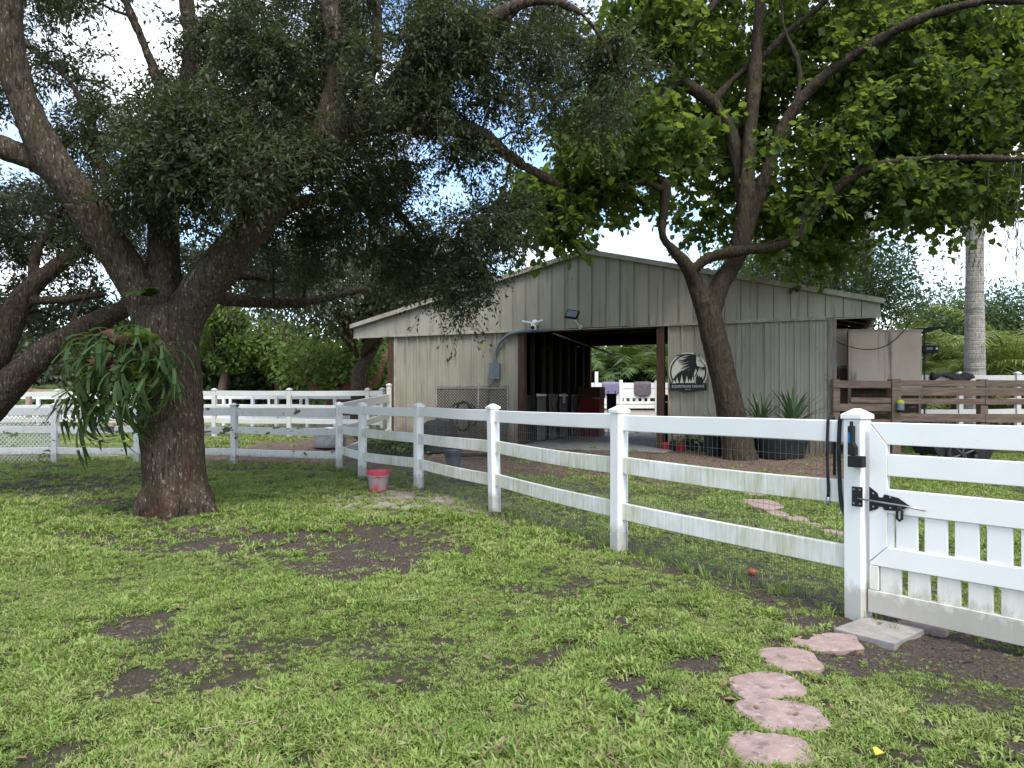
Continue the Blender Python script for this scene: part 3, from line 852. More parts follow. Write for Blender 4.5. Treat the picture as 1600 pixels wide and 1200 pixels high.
field_fence("field_fence", [470, 420, 360, 310, 250, 180, 110, 40, -30], [39, 38, 38, 38, 38, 38, 38, 38, 38], 1.42, R3(M_white_paint, 1.42), "white fence at the far end of the field before the trees", M_white_paint)
M_far_wood = MAT("pinkish_wood", (0.36, 0.25, 0.19), (0.28, 0.19, 0.15), 4, rough=0.8)
field_fence("rail_fence", [175, 128, 45, -40], [27.5, 27.5, 27.5, 27.5], 1.75, [(1.4, 1.62, M_far_wood), (0.8, 0.98, M_far_wood)], "brown wooden rail fence in the field beyond the lattice", M_far_wood, 0.16)

# ------------------------------------------------------------------ gate
gp = FENCE_A[0]
g0 = gp + GATE_DIR * 0.085; gl = 1.30
ga = math.atan2(GATE_DIR.y, GATE_DIR.x)
gate = empty("garden_gate", g0, ga, "white vinyl picket gate with black latch at the end of the curving fence", "gate")
GT = 0.05
M_gate = vinyl("gate_vinyl", 0.0, True, 0.0, (0.85, 0.835, 0.80))
M_gate_low = vinyl("gate_vinyl_speckled", 0.25, True, 0.0, (0.80, 0.77, 0.71))
def gbox(name, x0, x1, z0, z1, y0=-GT / 2, y1=GT / 2, mat=None, mit=None, parent=None):
    mb = MB()
    if mit is None: mb.box(x0, x1, y0, y1, z0, z1)
    else: mb.prism([Vector((x, y0, z)) for x, z in mit], (0, y1 - y0, 0))
    return mb.build(name, mat or M_gate, parent or gate, bevel=0.004, seg=1)
sw = 0.115
gbox("stile", 0, 0, 0, 0, mit=[(0.0, 0.395), (sw, 0.51), (sw, 1.19), (0.0, 1.338)])
gbox("stile", 0, 0, 0, 0, mit=[(gl - sw, 0.51), (gl, 0.395), (gl, 1.338), (gl - sw, 1.19)])
gbox("top_rail", 0, 0, 0, 0, mit=[(0.004, 1.34), (sw, 1.193), (gl - sw, 1.193), (gl - 0.004, 1.34)])
gbox("rail", sw, gl - sw, 0.985, 1.13)
gbox("rail", sw, gl - sw, 0.735, 0.895)
gbox("lower_rail", 0, 0, 0, 0, mit=[(0.004, 0.39), (sw, 0.507), (gl - sw, 0.507), (gl - 0.004, 0.39), (gl - 0.004, 0.372), (0.004, 0.372)])
gbox("lower_stile", 0.0, 0.06, 0.205, 0.369, mat=M_gate_low)
gbox("lower_stile", gl - 0.06, gl, 0.205, 0.369, mat=M_gate_low)
gbox("bottom_rail", -0.01, gl, 0.05, 0.203, mat=M_gate_low)
pk = MB(); pk.box(0, 0.132, -0.012, 0.012, 0.0, 1.0); pkm = pk.mesh("picket", M_gate, bevel=0.003, seg=1)
pkm2 = MB().box(0, 0.132, -0.012, 0.012, 0.0, 1.0).mesh("picket", M_gate_low, bevel=0.003, seg=1)
for k in range(6):
    x = sw + 0.052 + k * 0.174
    link("picket", pkm, gate, (x, 0, 0.509), None, (1, 1, 0.224))
    link("picket", pkm2, gate, (x - 0.10, 0, 0.204), None, (1, 1, 0.166))
link("picket", pkm, gate, (sw + 0.001, 0, 0.509), None, (0.28, 1, 0.224))
# strap latch on the gate and post
latch = empty("strap_latch", g0 + Vector((0, 0, 0)), ga, "black steel strap latch with a long bolt across the gate and post", "latch")
def lb(name, prof, y0, y1, mat=M_black):
    mb = MB(); mb.prism([Vector((x, y0, z)) for x, z in prof], (0, y1 - y0, 0))
    return mb.build(name, mat, latch, bevel=0.002, seg=1)
yf = -PW / 2 - 0.012
lb("post_plate", [(-0.095, 0.765), (-0.022, 0.765), (-0.022, 0.90), (-0.095, 0.90)], yf, yf + 0.006)
yg = -GT / 2 - 0.008
lb("strap", [(0.002, 0.735), (0.055, 0.757), (0.065, 0.775), (0.09, 0.775), (0.10, 0.755), (0.19, 0.76), (0.265, 0.798), (0.19, 0.846), (0.10, 0.862), (0.09, 0.838), (0.065, 0.838), (0.055, 0.866), (0.002, 0.905)], yg, yg + 0.006)
mb = MB(); mb.tube([(-0.05, yf - 0.012, 0.822), (0.22, yg - 0.014, 0.80), (0.36, yg - 0.02, 0.785)], 0.006, 8); mb.build("bolt", M_steel, latch, smooth=True)
mb = MB(); mb.tube([(0.205, yg - 0.014, 0.80), (0.19, yg - 0.02, 0.76), (0.19, yg - 0.02, 0.715), (0.205, yg - 0.02, 0.70), (0.22, yg - 0.02, 0.715), (0.22, yg - 0.016, 0.76), (0.205, yg - 0.014, 0.80)], 0.009, 8); mb.build("padlock_loop", M_black, latch, smooth=True)
for x, z in ((-0.08, 0.785), (-0.08, 0.88), (-0.04, 0.785), (-0.04, 0.88), (0.03, 0.86), (0.03, 0.77), (0.14, 0.845), (0.14, 0.775)):
    mb = MB(); mb.lathe([(0.0, 0.004), (0.006, 0.003), (0.007, 0)], 8)
    s_ = mb.build("screw", M_steel, latch, (x, (yf if x < 0 else yg) - 0.001, z), (math.pi / 2, 0, 0))
# upright magnetic latch on the post
lt = empty("gate_lock", gp, ga, "upright black magnetic lock with blue label on the gate post", "lock")
yp = -PW / 2
mb = MB(); mb.prism([Vector((-0.022, yp - 0.05, 1.115)), Vector((0.03, yp - 0.05, 1.115)), Vector((0.03, yp - 0.05, 1.17)), Vector((0.012, yp - 0.05, 1.20)), Vector((0.012, yp - 0.05, 1.315)), Vector((-0.022, yp - 0.05, 1.315))], (0, 0.049, 0))
mb.build("body", M_black, lt, bevel=0.005)
mb = MB(); mb.box(-0.018, 0.085, yp - 0.06, yp - 0.002, 1.035, 1.112); mb.build("striker", M_black, lt, bevel=0.006)
mb = MB(); mb.lathe([(0, 0.03), (0.011, 0.03), (0.012, 0.0)], 12); mb.build("knob", M_black, lt, (-0.005, yp - 0.025, 1.315), smooth=False)
M_blue = MAT("blue_label", (0.015, 0.12, 0.32), (0.02, 0.16, 0.4), 30, rough=0.35)
mb = MB(); mb.box(-0.018, -0.004, yp - 0.0535, yp - 0.0505, 1.20, 1.27); mb.build("label_strip", M_blue, lt)
# hinge post of the gate (just outside the picture)
hp = g0 + GATE_DIR * (gl + 0.085)
root = empty("gate_post", hp, ga, "white vinyl hinge post at the far end of the picket gate", "post")
po = link("post", post_mesh(1.36, M_vinyl), root); link("cap", cap_mesh(M_vinyl), po, (0, 0, 1.36))

# black lead ropes hung over the top rail beside the gate post
adir = (FENCE_A[1] - FENCE_A[0]).normalized(); an = Vector((-adir.y, adir.x, 0))
if an.y > 0: an = -an
for k, (off, low, lab) in enumerate(((0.205, 0.70, "thin black lead rope with metal clip hanging over the top fence rail"), (0.115, 0.62, "thicker black lead rope hanging over the rail right beside the gate post"))):
    base = gp + adir * off
    r_ = 0.011 + 0.003 * k
    f = an * 0.037; bk = an * -0.037
    pts = [base + bk + Vector((0, 0, low + .25)), base + bk + Vector((0, 0, 1.0)), base + bk + Vector((0, 0, 1.34)), base + bk * .8 + Vector((0, 0, 1.368)), base + f * .8 + Vector((0, 0, 1.37)),
           base + f + Vector((0, 0, 1.345)), base + f * 1.05 + adir * 0.006 + Vector((0, 0, 1.15)), base + f * 1.05 + Vector((0, 0, 0.95)), base + f * 1.05 - adir * 0.004 + Vector((0, 0, 0.86))]
    if k == 0: pts += [base + f + Vector((0, 0, 0.80))]
    else: pts += [base + f * 1.05 - adir * 0.02 + Vector((0, 0, 0.74)), base + f * 1.05 - adir * 0.075 + Vector((0, 0, 0.63)), base + f * 1.05 - adir * 0.085 + Vector((0, 0, 0.56))]
    ro = empty("lead_rope", base + Vector((0, 0, 0)), 0, lab, "rope")
    dense = catmull([(p - base, r_) for p in pts], 0.03)
    mb = MB(); mb.tube([p for p, _ in dense], r_, 8); mb.build("rope", M_black_cloth, ro, smooth=True)
    if k == 0:
        e = pts[-1] - base
        mb = MB(); mb.tube([e, e - Vector((0, 0, .03)), e - Vector((0, 0, .06))], [0.013, 0.015, 0.009], 8); mb.build("clip", M_steel, ro, smooth=True)
# ------------------------------------------------------------------ barn
def s_of(px):
    k = (px - 800) / F
    d = (BO[1] + (BU[1] / BU[0]) * (-BO[0])) / (1 - (BU[1] / BU[0]) * k)
    return (k * d - BO[0]) / BU[0], d
def z_of(px, py):
    return EYE + (HZ - py) / F * s_of(px)[1]
Z0 = 0.25                       # ground at the barn
barn = empty("barn", (BO[0], BO[1], 0), BA, "beige ribbed metal barn with low gable roof and open centre aisle", "barn")
WL = 11.48; ZW = 3.33; BD = 6.3
dl, dr = s_of(811)[0], s_of(1037)[0]
GL, GR = -1.38, 12.62           # gable ends
AP = s_of(917)[0]; ZA = 5.34; ZE = 3.70
def roof_z(s):
    return ZE + (ZA - ZE) * ((s - GL) / (AP - GL) if s < AP else (GR - s) / (GR - AP))

def wall_panel_mesh(w, z0, z1, name="wall_panel"):
    """ribbed sheet: one tall rib and two low ones"""
    prof = [(0, 0), (0.006, 0), (0.018, 0.048), (0.046, 0.048), (0.058, 0)]
    for c in (w * 0.46, w * 0.73):
        prof += [(c - .013, 0), (c - .007, 0.016), (c + .007, 0.016), (c + .013, 0)]
    prof += [(w - 0.0005, 0)]
    n = len(prof); vs = [(x, -y, z) for z in (z0, z1) for x, y in prof]
    fs = [(i, i + 1, n + i + 1, n + i) for i in range(n - 1)]
    vs += [(0, 0.012, z0), (w - 0.0005, 0.012, z0), (0, 0.012, z1), (w - 0.0005, 0.012, z1)]
    m = 2 * n
    fs += [(m + 1, m, m + 2, m + 3), (0, n, m + 2, m), (n - 1, m + 1, m + 3, 2 * n - 1)]
    return MB().add(vs, fs).mesh(name, M_metal_beige)
for a, b in ((0.07, dl - 0.02), (dr + 0.10, WL)):
    n_ = round((b - a) / 0.335); w = (b - a) / n_
    me = wall_panel_mesh(w, Z0 - 0.08, ZW - 0.006)
    for k in range(n_): link("wall_panel", me, barn, (a + k * w, random.uniform(0, 0.004), 0))
# screws rows on the wall are too small; trim strip over the panels
for a, b in ((0.0, dl - 0.02), (dr + 0.02, WL + 0.02)):
    mb = MB(); mb.box(a, b, -0.06, 0.0, ZW - 0.005, ZW + 0.04); mb.build("wall_head_trim", M_trim, barn)
mb = MB(); mb.box(0.0, 0.068, -0.035, 0.03, Z0 - .08, ZW - 0.006); mb.build("corner_trim", M_trim, barn)
mb = MB(); mb.box(WL + .001, WL + 0.06, -0.035, 0.03, Z0 - .08, ZW - 0.006); mb.build("corner_trim", M_trim, barn)

# gable sheets
s = GL; k = 0
GY = -0.045
while s < GR - 0.01:
    e = min(s + 0.368, GR)
    if GR - e < 0.12: e = GR
    def zb(q): return ZW + 0.012 * math.sin(q * 1.3)
    pts = [(s + .007, zb(s))]
    pts += [(e - .007, zb(e)), (e - .007, roof_z(e) - 0.07)]
    if s < AP < e: pts += [(AP, ZA - 0.07)]
    pts += [(s + .007, roof_z(s) - 0.07)]
    mb = MB(); mb.prism([Vector((x, GY - 0.012, z)) for x, z in pts], (0, 0.012, 0))
    # raised seam at the sheet's edge
    h = roof_z(s + .02) - 0.075
    mb.add([(s + .003, GY - .0125, zb(s)), (s + .028, GY - .0125, zb(s)), (s + .022, GY - .034, zb(s)), (s + .009, GY - .034, zb(s)),
            (s + .003, GY - .0125, h), (s + .028, GY - .0125, h), (s + .022, GY - .034, h), (s + .009, GY - .034, h)],
           [(0, 3, 7, 4), (3, 2, 6, 7), (2, 1, 5, 6), (0, 1, 2, 3), (4, 7, 6, 5)])
    mb.build("gable_panel", M_metal_beige, barn)
    s = e; k += 1
mb = MB(); mb.prism([Vector((x, GY + .004, z)) for x, z in ((GL + .01, ZW + .002), (GR - .01, ZW + .002), (GR - .01, roof_z(GR) - .08), (AP, ZA - .08), (GL + .01, roof_z(GL) - .08))], (0, .01, 0)); mb.build("gable_backing", M_stall_wood, barn)
mb = MB(); mb.box(GL, GR, GY - 0.05, GY - 0.001, ZW - 0.035, ZW - 0.013); mb.build("gable_foot_trim", M_trim, barn)
# roof slopes with front edge trim
RY0, RY1 = -0.15, BD + 0.25
for a, b, nm in ((GL - 0.06, AP, "roof"), (AP, GR + 0.06, "roof")):
    za, zb_ = (roof_z(GL) - 0.012, ZA) if a < AP - 0.1 and nm and a < 0 else (ZA, roof_z(GR) - 0.012)
    rf = MB().prism([Vector((a, RY0, za)), Vector((b, RY0, zb_)), Vector((b, RY0, zb_ - 0.05)), Vector((a, RY0, za - 0.05))], (0, RY1 - RY0, 0)).build("roof", M_roof, barn)
    mb = MB(); mb.prism([Vector((a, RY0 - 0.03, za + 0.02)), Vector((b, RY0 - 0.03, zb_ + 0.02)), Vector((b, RY0 - 0.03, zb_ - 0.10)), Vector((a, RY0 - 0.03, za - 0.10))], (0, 0.028, 0)); mb.build("rake_trim", M_trim, rf)
    mb = MB(); mb.prism([Vector((a, RY0, za - .052)), Vector((b, RY0, zb_ - .052)), Vector((b, RY0, zb_ - 0.066)), Vector((a, RY0, za - 0.066))], (0, 0.16, 0)); mb.build("soffit_trim", M_trim, rf)
    zi = .056
    MB().prism([Vector((a + .02 * (a > 0), 0, za - .068)), Vector((b, 0, zb_ - .068)), Vector((b, 0, zb_ - .08)), Vector((a, 0, za - .08))], (0, RY1 - .3, 0)).build("roof_shade_sheet", M_stall_wood, rf)  # dark sheet added under the roof so its underside is coloured as shade
    # standing ribs on the roof sheet
    mb = MB(); yy = RY0 + 0.2
    while yy < RY1:
        mb.prism([Vector((a, yy, za + 0.001)), Vector((b, yy, zb_ + 0.001)), Vector((b, yy, zb_ + .03)), Vector((a, yy, za + .03))], (0, 0.035, 0)); yy += 0.4
    mb.build("roof_ribs", M_roof, rf)
mb = MB(); mb.prism([Vector((AP - .3, RY0 - .045, ZA - .03)), Vector((AP - .28, RY0 - .045, ZA + .008)), Vector((AP, RY0 - .045, ZA + .075)), Vector((AP + .28, RY0 - .045, ZA + .008)), Vector((AP + .3, RY0 - .045, ZA - .03)), Vector((AP, RY0 - .045, ZA + .028))], (0, RY1 - RY0, 0))
mb.build("ridge_cap", M_roof, barn)
# side and back walls
mb = MB(); mb.box(0.0, 0.03, 0.035, BD, Z0 - .08, ZW + .3); mb.build("side_wall", M_metal_beige, barn)
mb = MB(); mb.box(WL - .03, WL, 0.035, BD, Z0 - .08, ZW + .3); mb.build("side_wall", M_metal_beige, barn)
bl_, br_ = dl - 0.05, dr + 0.02
for a, b in ((0.032, bl_), (br_, WL - .032)):
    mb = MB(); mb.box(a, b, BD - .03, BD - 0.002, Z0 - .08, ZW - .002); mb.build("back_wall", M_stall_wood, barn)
n_ = 26
for k in range(n_):
    a = GL + 0.02 + (GR - GL - 0.04) * k / n_; b = GL + 0.02 + (GR - GL - .04) * (k + 1) / n_ + .002
    mb = MB(); mb.prism([Vector((x, BD - .028, z)) for x, z in ((a, ZW), (b, ZW), (b, roof_z(b) - .08), (a, roof_z(a) - .08))], (0, 0.02, 0)); mb.build("back_gable_panel", M_stall_wood, barn)
# posts
def bpost(x0, x1, y0, y1, z1, mat, nm="timber_post"):
    mb = MB(); mb.box(x0, x1, y0, y1, Z0 - .1, z1); return mb.build(nm, mat, barn, bevel=0.008, seg=1)
bpost(dl - 0.017, dl + 0.17, -0.05, 0.14, ZW - .04, M_dark_wood)
bpost(dr - 0.17, dr + 0.017, -0.05, 0.14, ZW - .04, M_dark_wood)
bpost(-0.20, -0.005, -0.05, 0.13, ZW - .04, M_dark_wood)
bpost(WL + 0.065, WL + 0.25, -0.08, 0.10, ZW - .04, M_grey_wood)
bpost(dl - .0, dl + 0.15, BD - .2, BD - .04, ZW, M_dark_wood)
bpost(dr - .15, dr - .0, BD - .2, BD - .04, ZW, M_dark_wood)
mb = MB(); mb.box(dl + .18, dr - .18, 0.0, 0.10, ZW - .06, ZW + .16); mb.build("door_header", M_dark_wood, barn)
mb = MB(); mb.box(dl + .16, dr - .16, BD - .2, BD - .08, ZW + 0.0, ZW + .2); mb.build("door_header", M_dark_wood, barn)
# rafters over the aisle and side eaves
for yy in (1.6, 3.1, 4.6):
    mb = MB(); mb.box(0.04, WL - .04, yy, yy + .06, ZW + .3, ZW + .5); mb.build("tie_beam", M_stall_wood, barn)
for x0, x1 in ((GL + .02, -.21), (WL + .26, GR - .02)):
    for yy in (0.05, 1.3, 2.6, 3.9, 5.2):
        mb = MB(); mb.prism([Vector((x0, yy, roof_z(x0) - .17)), Vector((x1, yy, roof_z(x1) - .17)), Vector((x1, yy, roof_z(x1) - .08)), Vector((x0, yy, roof_z(x0) - .08))], (0, .05, 0)); mb.build("rafter", M_stall_wood, barn)
# stalls on both sides of the aisle: boards, uprights, doors
M_stall_door = MAT("grey_stall_door", (0.20, 0.19, 0.185), (0.13, 0.12, 0.115), 3, (6, 6, .6), 0.8)
for side, xw in ((-1, dl + 0.02), (1, dr - 0.02)):
    th = 0.04
    for k in range(7):
        z = Z0 + 0.03 + k * 0.19
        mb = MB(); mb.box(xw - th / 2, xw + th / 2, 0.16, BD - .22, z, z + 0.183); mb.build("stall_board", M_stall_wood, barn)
    for yy in (0.9, 1.8, 2.4, 3.2, 4.0, 4.7, 5.6):
        mb = MB(); mb.box(xw - .05, xw + .05, yy, yy + .09, Z0, ZW + .28); mb.build("stall_post", M_stall_wood, barn)
    if side < 0:
        for yy, xb in ((1.15, 0), (2.15, 1), (3.1, 0), (4.25, 1), (5.0, 0)):
            w = 0.62; y1 = yy + w; xf = xw + 0.075
            dd = empty("stall_door", (xf, yy, Z0 + .06)); dd.parent = barn
            if xb == 0:
                for j in range(6):
                    mb = MB(); mb.box(-.02, .02, 0, w, j * .205, j * .205 + .2); mb.build("door_board", M_stall_door, dd)
            else:
                mb = MB(); mb.box(-.02, .02, 0, w, 0, 1.25); mb.build("door_sheet", M_stall_door, dd)
                for q in (0, 1):
                    za, zb2 = (0.05, 1.15) if q else (1.15, 0.05)
                    mb = MB(); mb.prism([Vector((.021 + q * .012, 0, za)), Vector((.021 + q * .012, 0, za + .1)), Vector((.021 + q * .012, w, zb2 + .1)), Vector((.021 + q * .012, w, zb2))], (.011, 0, 0)); mb.build("brace", M_dark_wood, dd)
            mb = MB(); mb.box(-.03, .04, -.01, w + .01, 1.26, 1.33); mb.build("door_cap", M_white_paint if xb == 0 else M_stall_door, dd)
# hanging bits: lead hooks, papers
mb = MB(); mb.box(0, .004, 0, .22, 0, .30); o = mb.build("paper_sheet", M_white_paint, None); o.parent = barn; o.location = (dl + .20, 3.05, Z0 + 1.12)
# tack pieces hanging at the far door
# concrete aisle
aisle = MB().box(dl - .3, dr + .3, -1.1, BD + .2, Z0 - .25, Z0 + .02).build("aisle_floor", M_conc, None, (BO[0], BO[1], 0), (0, 0, BA), bevel=0.01)
tag(aisle, None, None, kind="structure")

# ---- things fixed to the barn front (placed by the wall plane)
def on_wall(px, py, out_=0.05):
    s_, d_ = s_of(px); z = z_of(px, py)
    q = BO + BU * s_ - BV * out_
    return Vector((q[0], q[1], z))
def wallE(name, px, py, out_, label, cat, group=None):
    return empty(name, on_wall(px, py, out_), BA, label, cat, group)
# electrical box with conduit
eb = wallE("electrical_box", 776, 580, 0.04, "grey electrical box with curved conduit on the barn wall", "electrical box")
mb = MB(); mb.box(-.15, .15, -.13, 0, -.22, .22); bx = mb.build("box", M_grey_box, eb, bevel=0.012)
mb = MB(); mb.box(-.155, .155, -.145, -.132, -.225, .225); mb.build("lid", M_grey_box, bx, bevel=0.005)
cp = catmull([(Vector(q), .045) for q in ((0, -.06, .2), (.0, -.06, .45), (.12, -.06, .74), (.40, -.06, .97), (.75, -.08, 1.04), (1.2, -.12, 1.05), (1.6, -.1, 1.05))], .06)
mb = MB(); mb.tube([p for p, _ in cp], .045, 12); mb.build("conduit", M_grey_box, eb, smooth=True)
mb = MB(); mb.tube([(0, -.05, -.2), (-.02, -.05, -.32), (-.14, -.05, -.38), (-.2, -.05, -.5), (-.2, -.05, -1.6)], .018, 8); mb.build("cable", M_grey_box, eb, smooth=True)
# pipes running into the aisle from the conduit's end
for k in range(3):
    a = on_wall(848 + k * 3, 517 + k, 0.0); b = a + Vector((BV[0] * 6.0, BV[1] * 6.0, -.16 - .05 * k)) + Vector((BU[0] * (.15 + .08 * k), BU[1] * (.15 + .08 * k), -.05))
    a = a + Vector((BU[0] * .3, BU[1] * .3, -.08))
    mb = MB(); mb.tube([Vector((0, 0, 0)), b - a], .02, 6)
    tag(mb.build("aisle_pipe", M_grey_wood, None, a, smooth=True), "thin pale pipe running under the ceiling of the barn aisle", "pipe", "pipes along the aisle ceiling")
# floodlight camera
fc = wallE("security_camera", 838, 507, 0.07, "small white security camera with two lamps on the barn gable", "camera")
mb = MB(); mb.lathe([(0, 0), (.09, 0), (.09, .05), (.04, .07), (0, .07)], 16); mb.build("mount", M_white_paint, fc, (0, 0, .03), (math.pi / 2, 0, 0), smooth=False)
for sgn in (-1, 1):
    mb = MB(); mb.prism([Vector((0.05 * sgn, -.10, .05)), Vector((0.30 * sgn, -.14, .10)), Vector((0.30 * sgn, -.14, .055)), Vector((0.05 * sgn, -.10, 0))], (0, -.08, 0)); mb.build("lamp_head", M_white_paint, fc, bevel=.006)
mb = MB(); mb.lathe([(0, .0), (.075, 0), (.08, .06), (.065, .2), (0, .21)], 16); bdy = mb.build("body", M_white_paint, fc, (0, -.13, -.17), smooth=False)
mb = MB(); mb.lathe([(0, .03), (.05, .03), (.055, 0)], 14); mb.build("lens", M_black, bdy, (0, -.068, .06), (math.pi / 2, 0, 0))
# floodlight
fl = wallE("floodlight", 908, 508, 0.07, "dark flat floodlight on a bent arm above the barn doorway", "floodlight")
mb = MB(); mb.tube([(0, 0, -.05), (0, -.1, -.05), (-.05, -.2, .08), (-.10, -.22, .16)], .018, 8); mb.build("arm", M_white_paint, fl, smooth=True)
mb = MB(); mb.lathe([(0, .03), (.05, .03), (.055, 0)], 12); mb.build("mount", M_white_paint, fl, (0, 0, -.05), (math.pi / 2, 0, 0))
Mx = Matrix.Translation((-.13, -.26, .24)) @ Matrix.Rotation(math.radians(-28), 4, "X") @ Matrix.Rotation(math.radians(12), 4, "Y")
mb = MB(); mb.box(-.17, .17, -.05, .02, -.12, .12, Mx); hd = mb.build("housing", M_black, fl, bevel=.008)
mb = MB(); mb.box(-.14, .14, -.054, -.0515, -.09, .09, Mx); mb.build("glass", M_grey_box, hd)

# round sign with a horse
SR = 0.47
sg = wallE("round_sign", 1076, 581, 0.055, "round black and cream horse sign with a lettered bar on the barn wall", "sign")
M_cream = MAT("sign_cream", (0.64, 0.61, 0.51), (0.56, 0.54, 0.45), 6, rough=0.6)
M_sgblk = MAT("sign_black", (0.012, 0.013, 0.015), (0.02, 0.02, 0.022), 10, rough=0.5)
M_sgtxt = MAT("sign_letter", (0.60, 0.62, 0.62), (0.5, 0.52, 0.52), 10, rough=0.6)
mb = MB(); n = 48
mb.prism([Vector((SR * math.cos(2 * math.pi * k / n), 0, SR * math.sin(2 * math.pi * k / n))) for k in range(n)], (0, -.02, 0))
mb.build("disc", M_cream, sg)
def plate(name, poly, y, mat, th=.012, par=None):
    mb = MB(); mb.prism([Vector((x * SR / 50, y, z * SR / 50)) for x, z in poly], (0, -th, 0))
    return mb.build(name, mat, par or sg)
ring = MB(); n = 48
for k in range(n):
    a0, a1 = 2 * math.pi * k / n, 2 * math.pi * (k + 1) / n
    if 20 < (k * 360 / n) % 360 < 58: continue          # the head breaks the ring
    ring.prism([Vector((r * SR * math.cos(a), -.021, r * SR * math.sin(a))) for r, a in ((.93, a0), (.93, a1), (.86, a1), (.86, a0))], (0, -.012, 0))
ring.build("ring", M_sgblk, sg)
# horse: black neck and flowing mane, cream face, dark back over cut-out firs
def stroke(name, pts, w0, w1, y, mat, th=.008):
    c = [(Vector((x, 0, z)), 0) for x, z in pts]; c = [p for p, _ in catmull(c, 4.0)]
    up = []; dn = []
    for i in range(len(c)):
        t = (c[min(i + 1, len(c) - 1)] - c[max(i - 1, 0)]).normalized(); nrm = Vector((-t.z, 0, t.x)); w = w0 + (w1 - w0) * i / (len(c) - 1)
        up.append(c[i] + nrm * w / 2); dn.append(c[i] - nrm * w / 2)
    k = SR / 50; vs = []; fs = []
    for a, b in zip(up, dn):
        vs += [(a.x * k, y, a.z * k), (b.x * k, y, b.z * k), (a.x * k, y - th, a.z * k), (b.x * k, y - th, b.z * k)]
    for i in range(len(c) - 1):
        q = i * 4; fs += [(q + 2, q + 6, q + 7, q + 3), (q, q + 2, q + 6, q + 4)[::-1], (q + 1, q + 3, q + 7, q + 5)]
    fs += [(0, 1, 3, 2)]
    return MB().add(vs, fs).build(name, mat, sg)
plate("horse_neck", [(18, 41), (24, 36), (24, 24), (22, 12), (20, 0), (16, -14), (8, -22), (0, -14), (0, -4), (4, 4), (4, 12), (8, 22), (12, 32)], -.0212, M_sgblk)
yk = -.0345
for k_, q in enumerate(([(20, 40), (4, 36), (-10, 30), (-26, 31)], [(18, 36), (2, 30), (-14, 25), (-24, 26)], [(16, 30), (2, 23), (-10, 20), (-18, 20)], [(14, 24), (0, 15), (-10, 12), (-18, 7)], [(20, 42), (8, 40), (-6, 37), (-16, 36)], [(14, 18), (2, 8), (-6, 6), (-14, 1)])):
    stroke("horse_mane", q, 9, .8, yk - .0005 * k_, M_sgblk, .006)
stroke("horse_back", [(8, 0), (-4, 0), (-16, -1), (-26, -8), (-33, -16), (-40, -28)], 9, 4, yk - .004, M_sgblk, .006)
plate("horse_flank", [(-36, -18), (-26, -8), (-14, -2), (4, -2), (14, -10), (17, -30), (-34, -32), (-40, -28)], -.0216, M_sgblk, .011)
plate("horse_face", [(22, 44), (25, 36), (28, 43), (30, 34), (33, 26), (38, 20), (43, 13), (42, 8), (38, 6), (34, 8), (30, 13), (24, 14), (21, 22), (21, 34)], -.034, M_cream, .009)
stroke("horse_outline", [(28, 43), (30, 34), (33, 26), (38, 20), (43, 13), (42, 7), (38, 5), (34, 7), (30, 12), (25, 13)], 1.6, 1.6, -.0432, M_sgblk, .003)
stroke("horse_outline", [(22, 45), (25, 37), (28, 44)], 1.6, 1.6, -.0436, M_sgblk, .003)
plate("horse_muzzle", [(33, 12), (36, 6), (41, 5), (43, 10), (40, 13), (37, 11)], -.0438, M_sgblk, .004)
plate("horse_eye", [(26.5, 29), (30, 28), (28, 25.5)], -.0438, M_sgblk, .004)
plate("horse_jaw", [(23, 16), (30, 13), (28, 8), (25, 3), (22, -8), (19, -14), (19, 4)], -.0345, M_sgblk, .006)
plate("horse_chest", [(20, 8), (22, 2), (21, -4), (14, -14), (16, -4)], -.0405, M_cream, .004)
for x, h, b in ((-28, 16, -29), (-16, 22, -29), (-3, 19, -29), (12, 17, -29), (-36, 11, -31), (4.5, 11, -29)):
    plate("tree_cutout", [(x - 5, b), (x - 2.5, b + h * .3), (x - 3, b + h * .3), (x - 1.2, b + h * .65), (x, b + h), (x + 1.2, b + h * .65), (x + 3, b + h * .3), (x + 2.5, b + h * .3), (x + 5, b)], -.0407, M_cream, .004)
plate("dark_trees", [(20, -30), (20, -16), (24, -8), (26, -14), (29, -10), (31, -16), (35, -13), (37, -22), (38, -30)], -.0218, M_sgblk)
bar = plate("name_bar", [(-47, -49), (47, -49), (47, -30), (-47, -30)], -.046, M_sgblk, .014)
plate("bar_foot", [(-26, -49.2), (26, -49.2), (12, -53), (-12, -53)], -.046, M_sgblk, .013)
plate("swash", [(-36, 41), (-22, 45), (0, 46.5), (18, 43), (18, 41), (0, 43.5), (-22, 42)], -.036, M_sgblk, .006)
def text_mesh(body, size, mat, name, parent, loc, rot, ext=.002, xs=1.0):
    cu = bpy.data.curves.new(name, "FONT"); cu.body = body; cu.size = size; cu.align_x = "CENTER"; cu.align_y = "CENTER"; cu.extrude = ext
    t_ = bpy.data.objects.new(name, cu); COL.objects.link(t_)
    bpy.context.view_layer.update()
    me = bpy.data.meshes.new_from_object(t_.evaluated_get(bpy.context.evaluated_depsgraph_get()))
    bpy.data.objects.remove(t_)
    me.materials.clear(); me.materials.append(mat)
    return link(name, me, parent, loc, rot, (xs, 1, 1))
text_mesh("EQUESTRIAN DREAMS", .085, M_sgtxt, "sign_lettering", sg, (0, -.064, -.36), (math.pi / 2, 0, 0), xs=.92)
text_mesh("EST. 20", .04, M_sgtxt, "sign_small_lettering", sg, (0, -.064, -.43), (math.pi / 2, 0, 0))

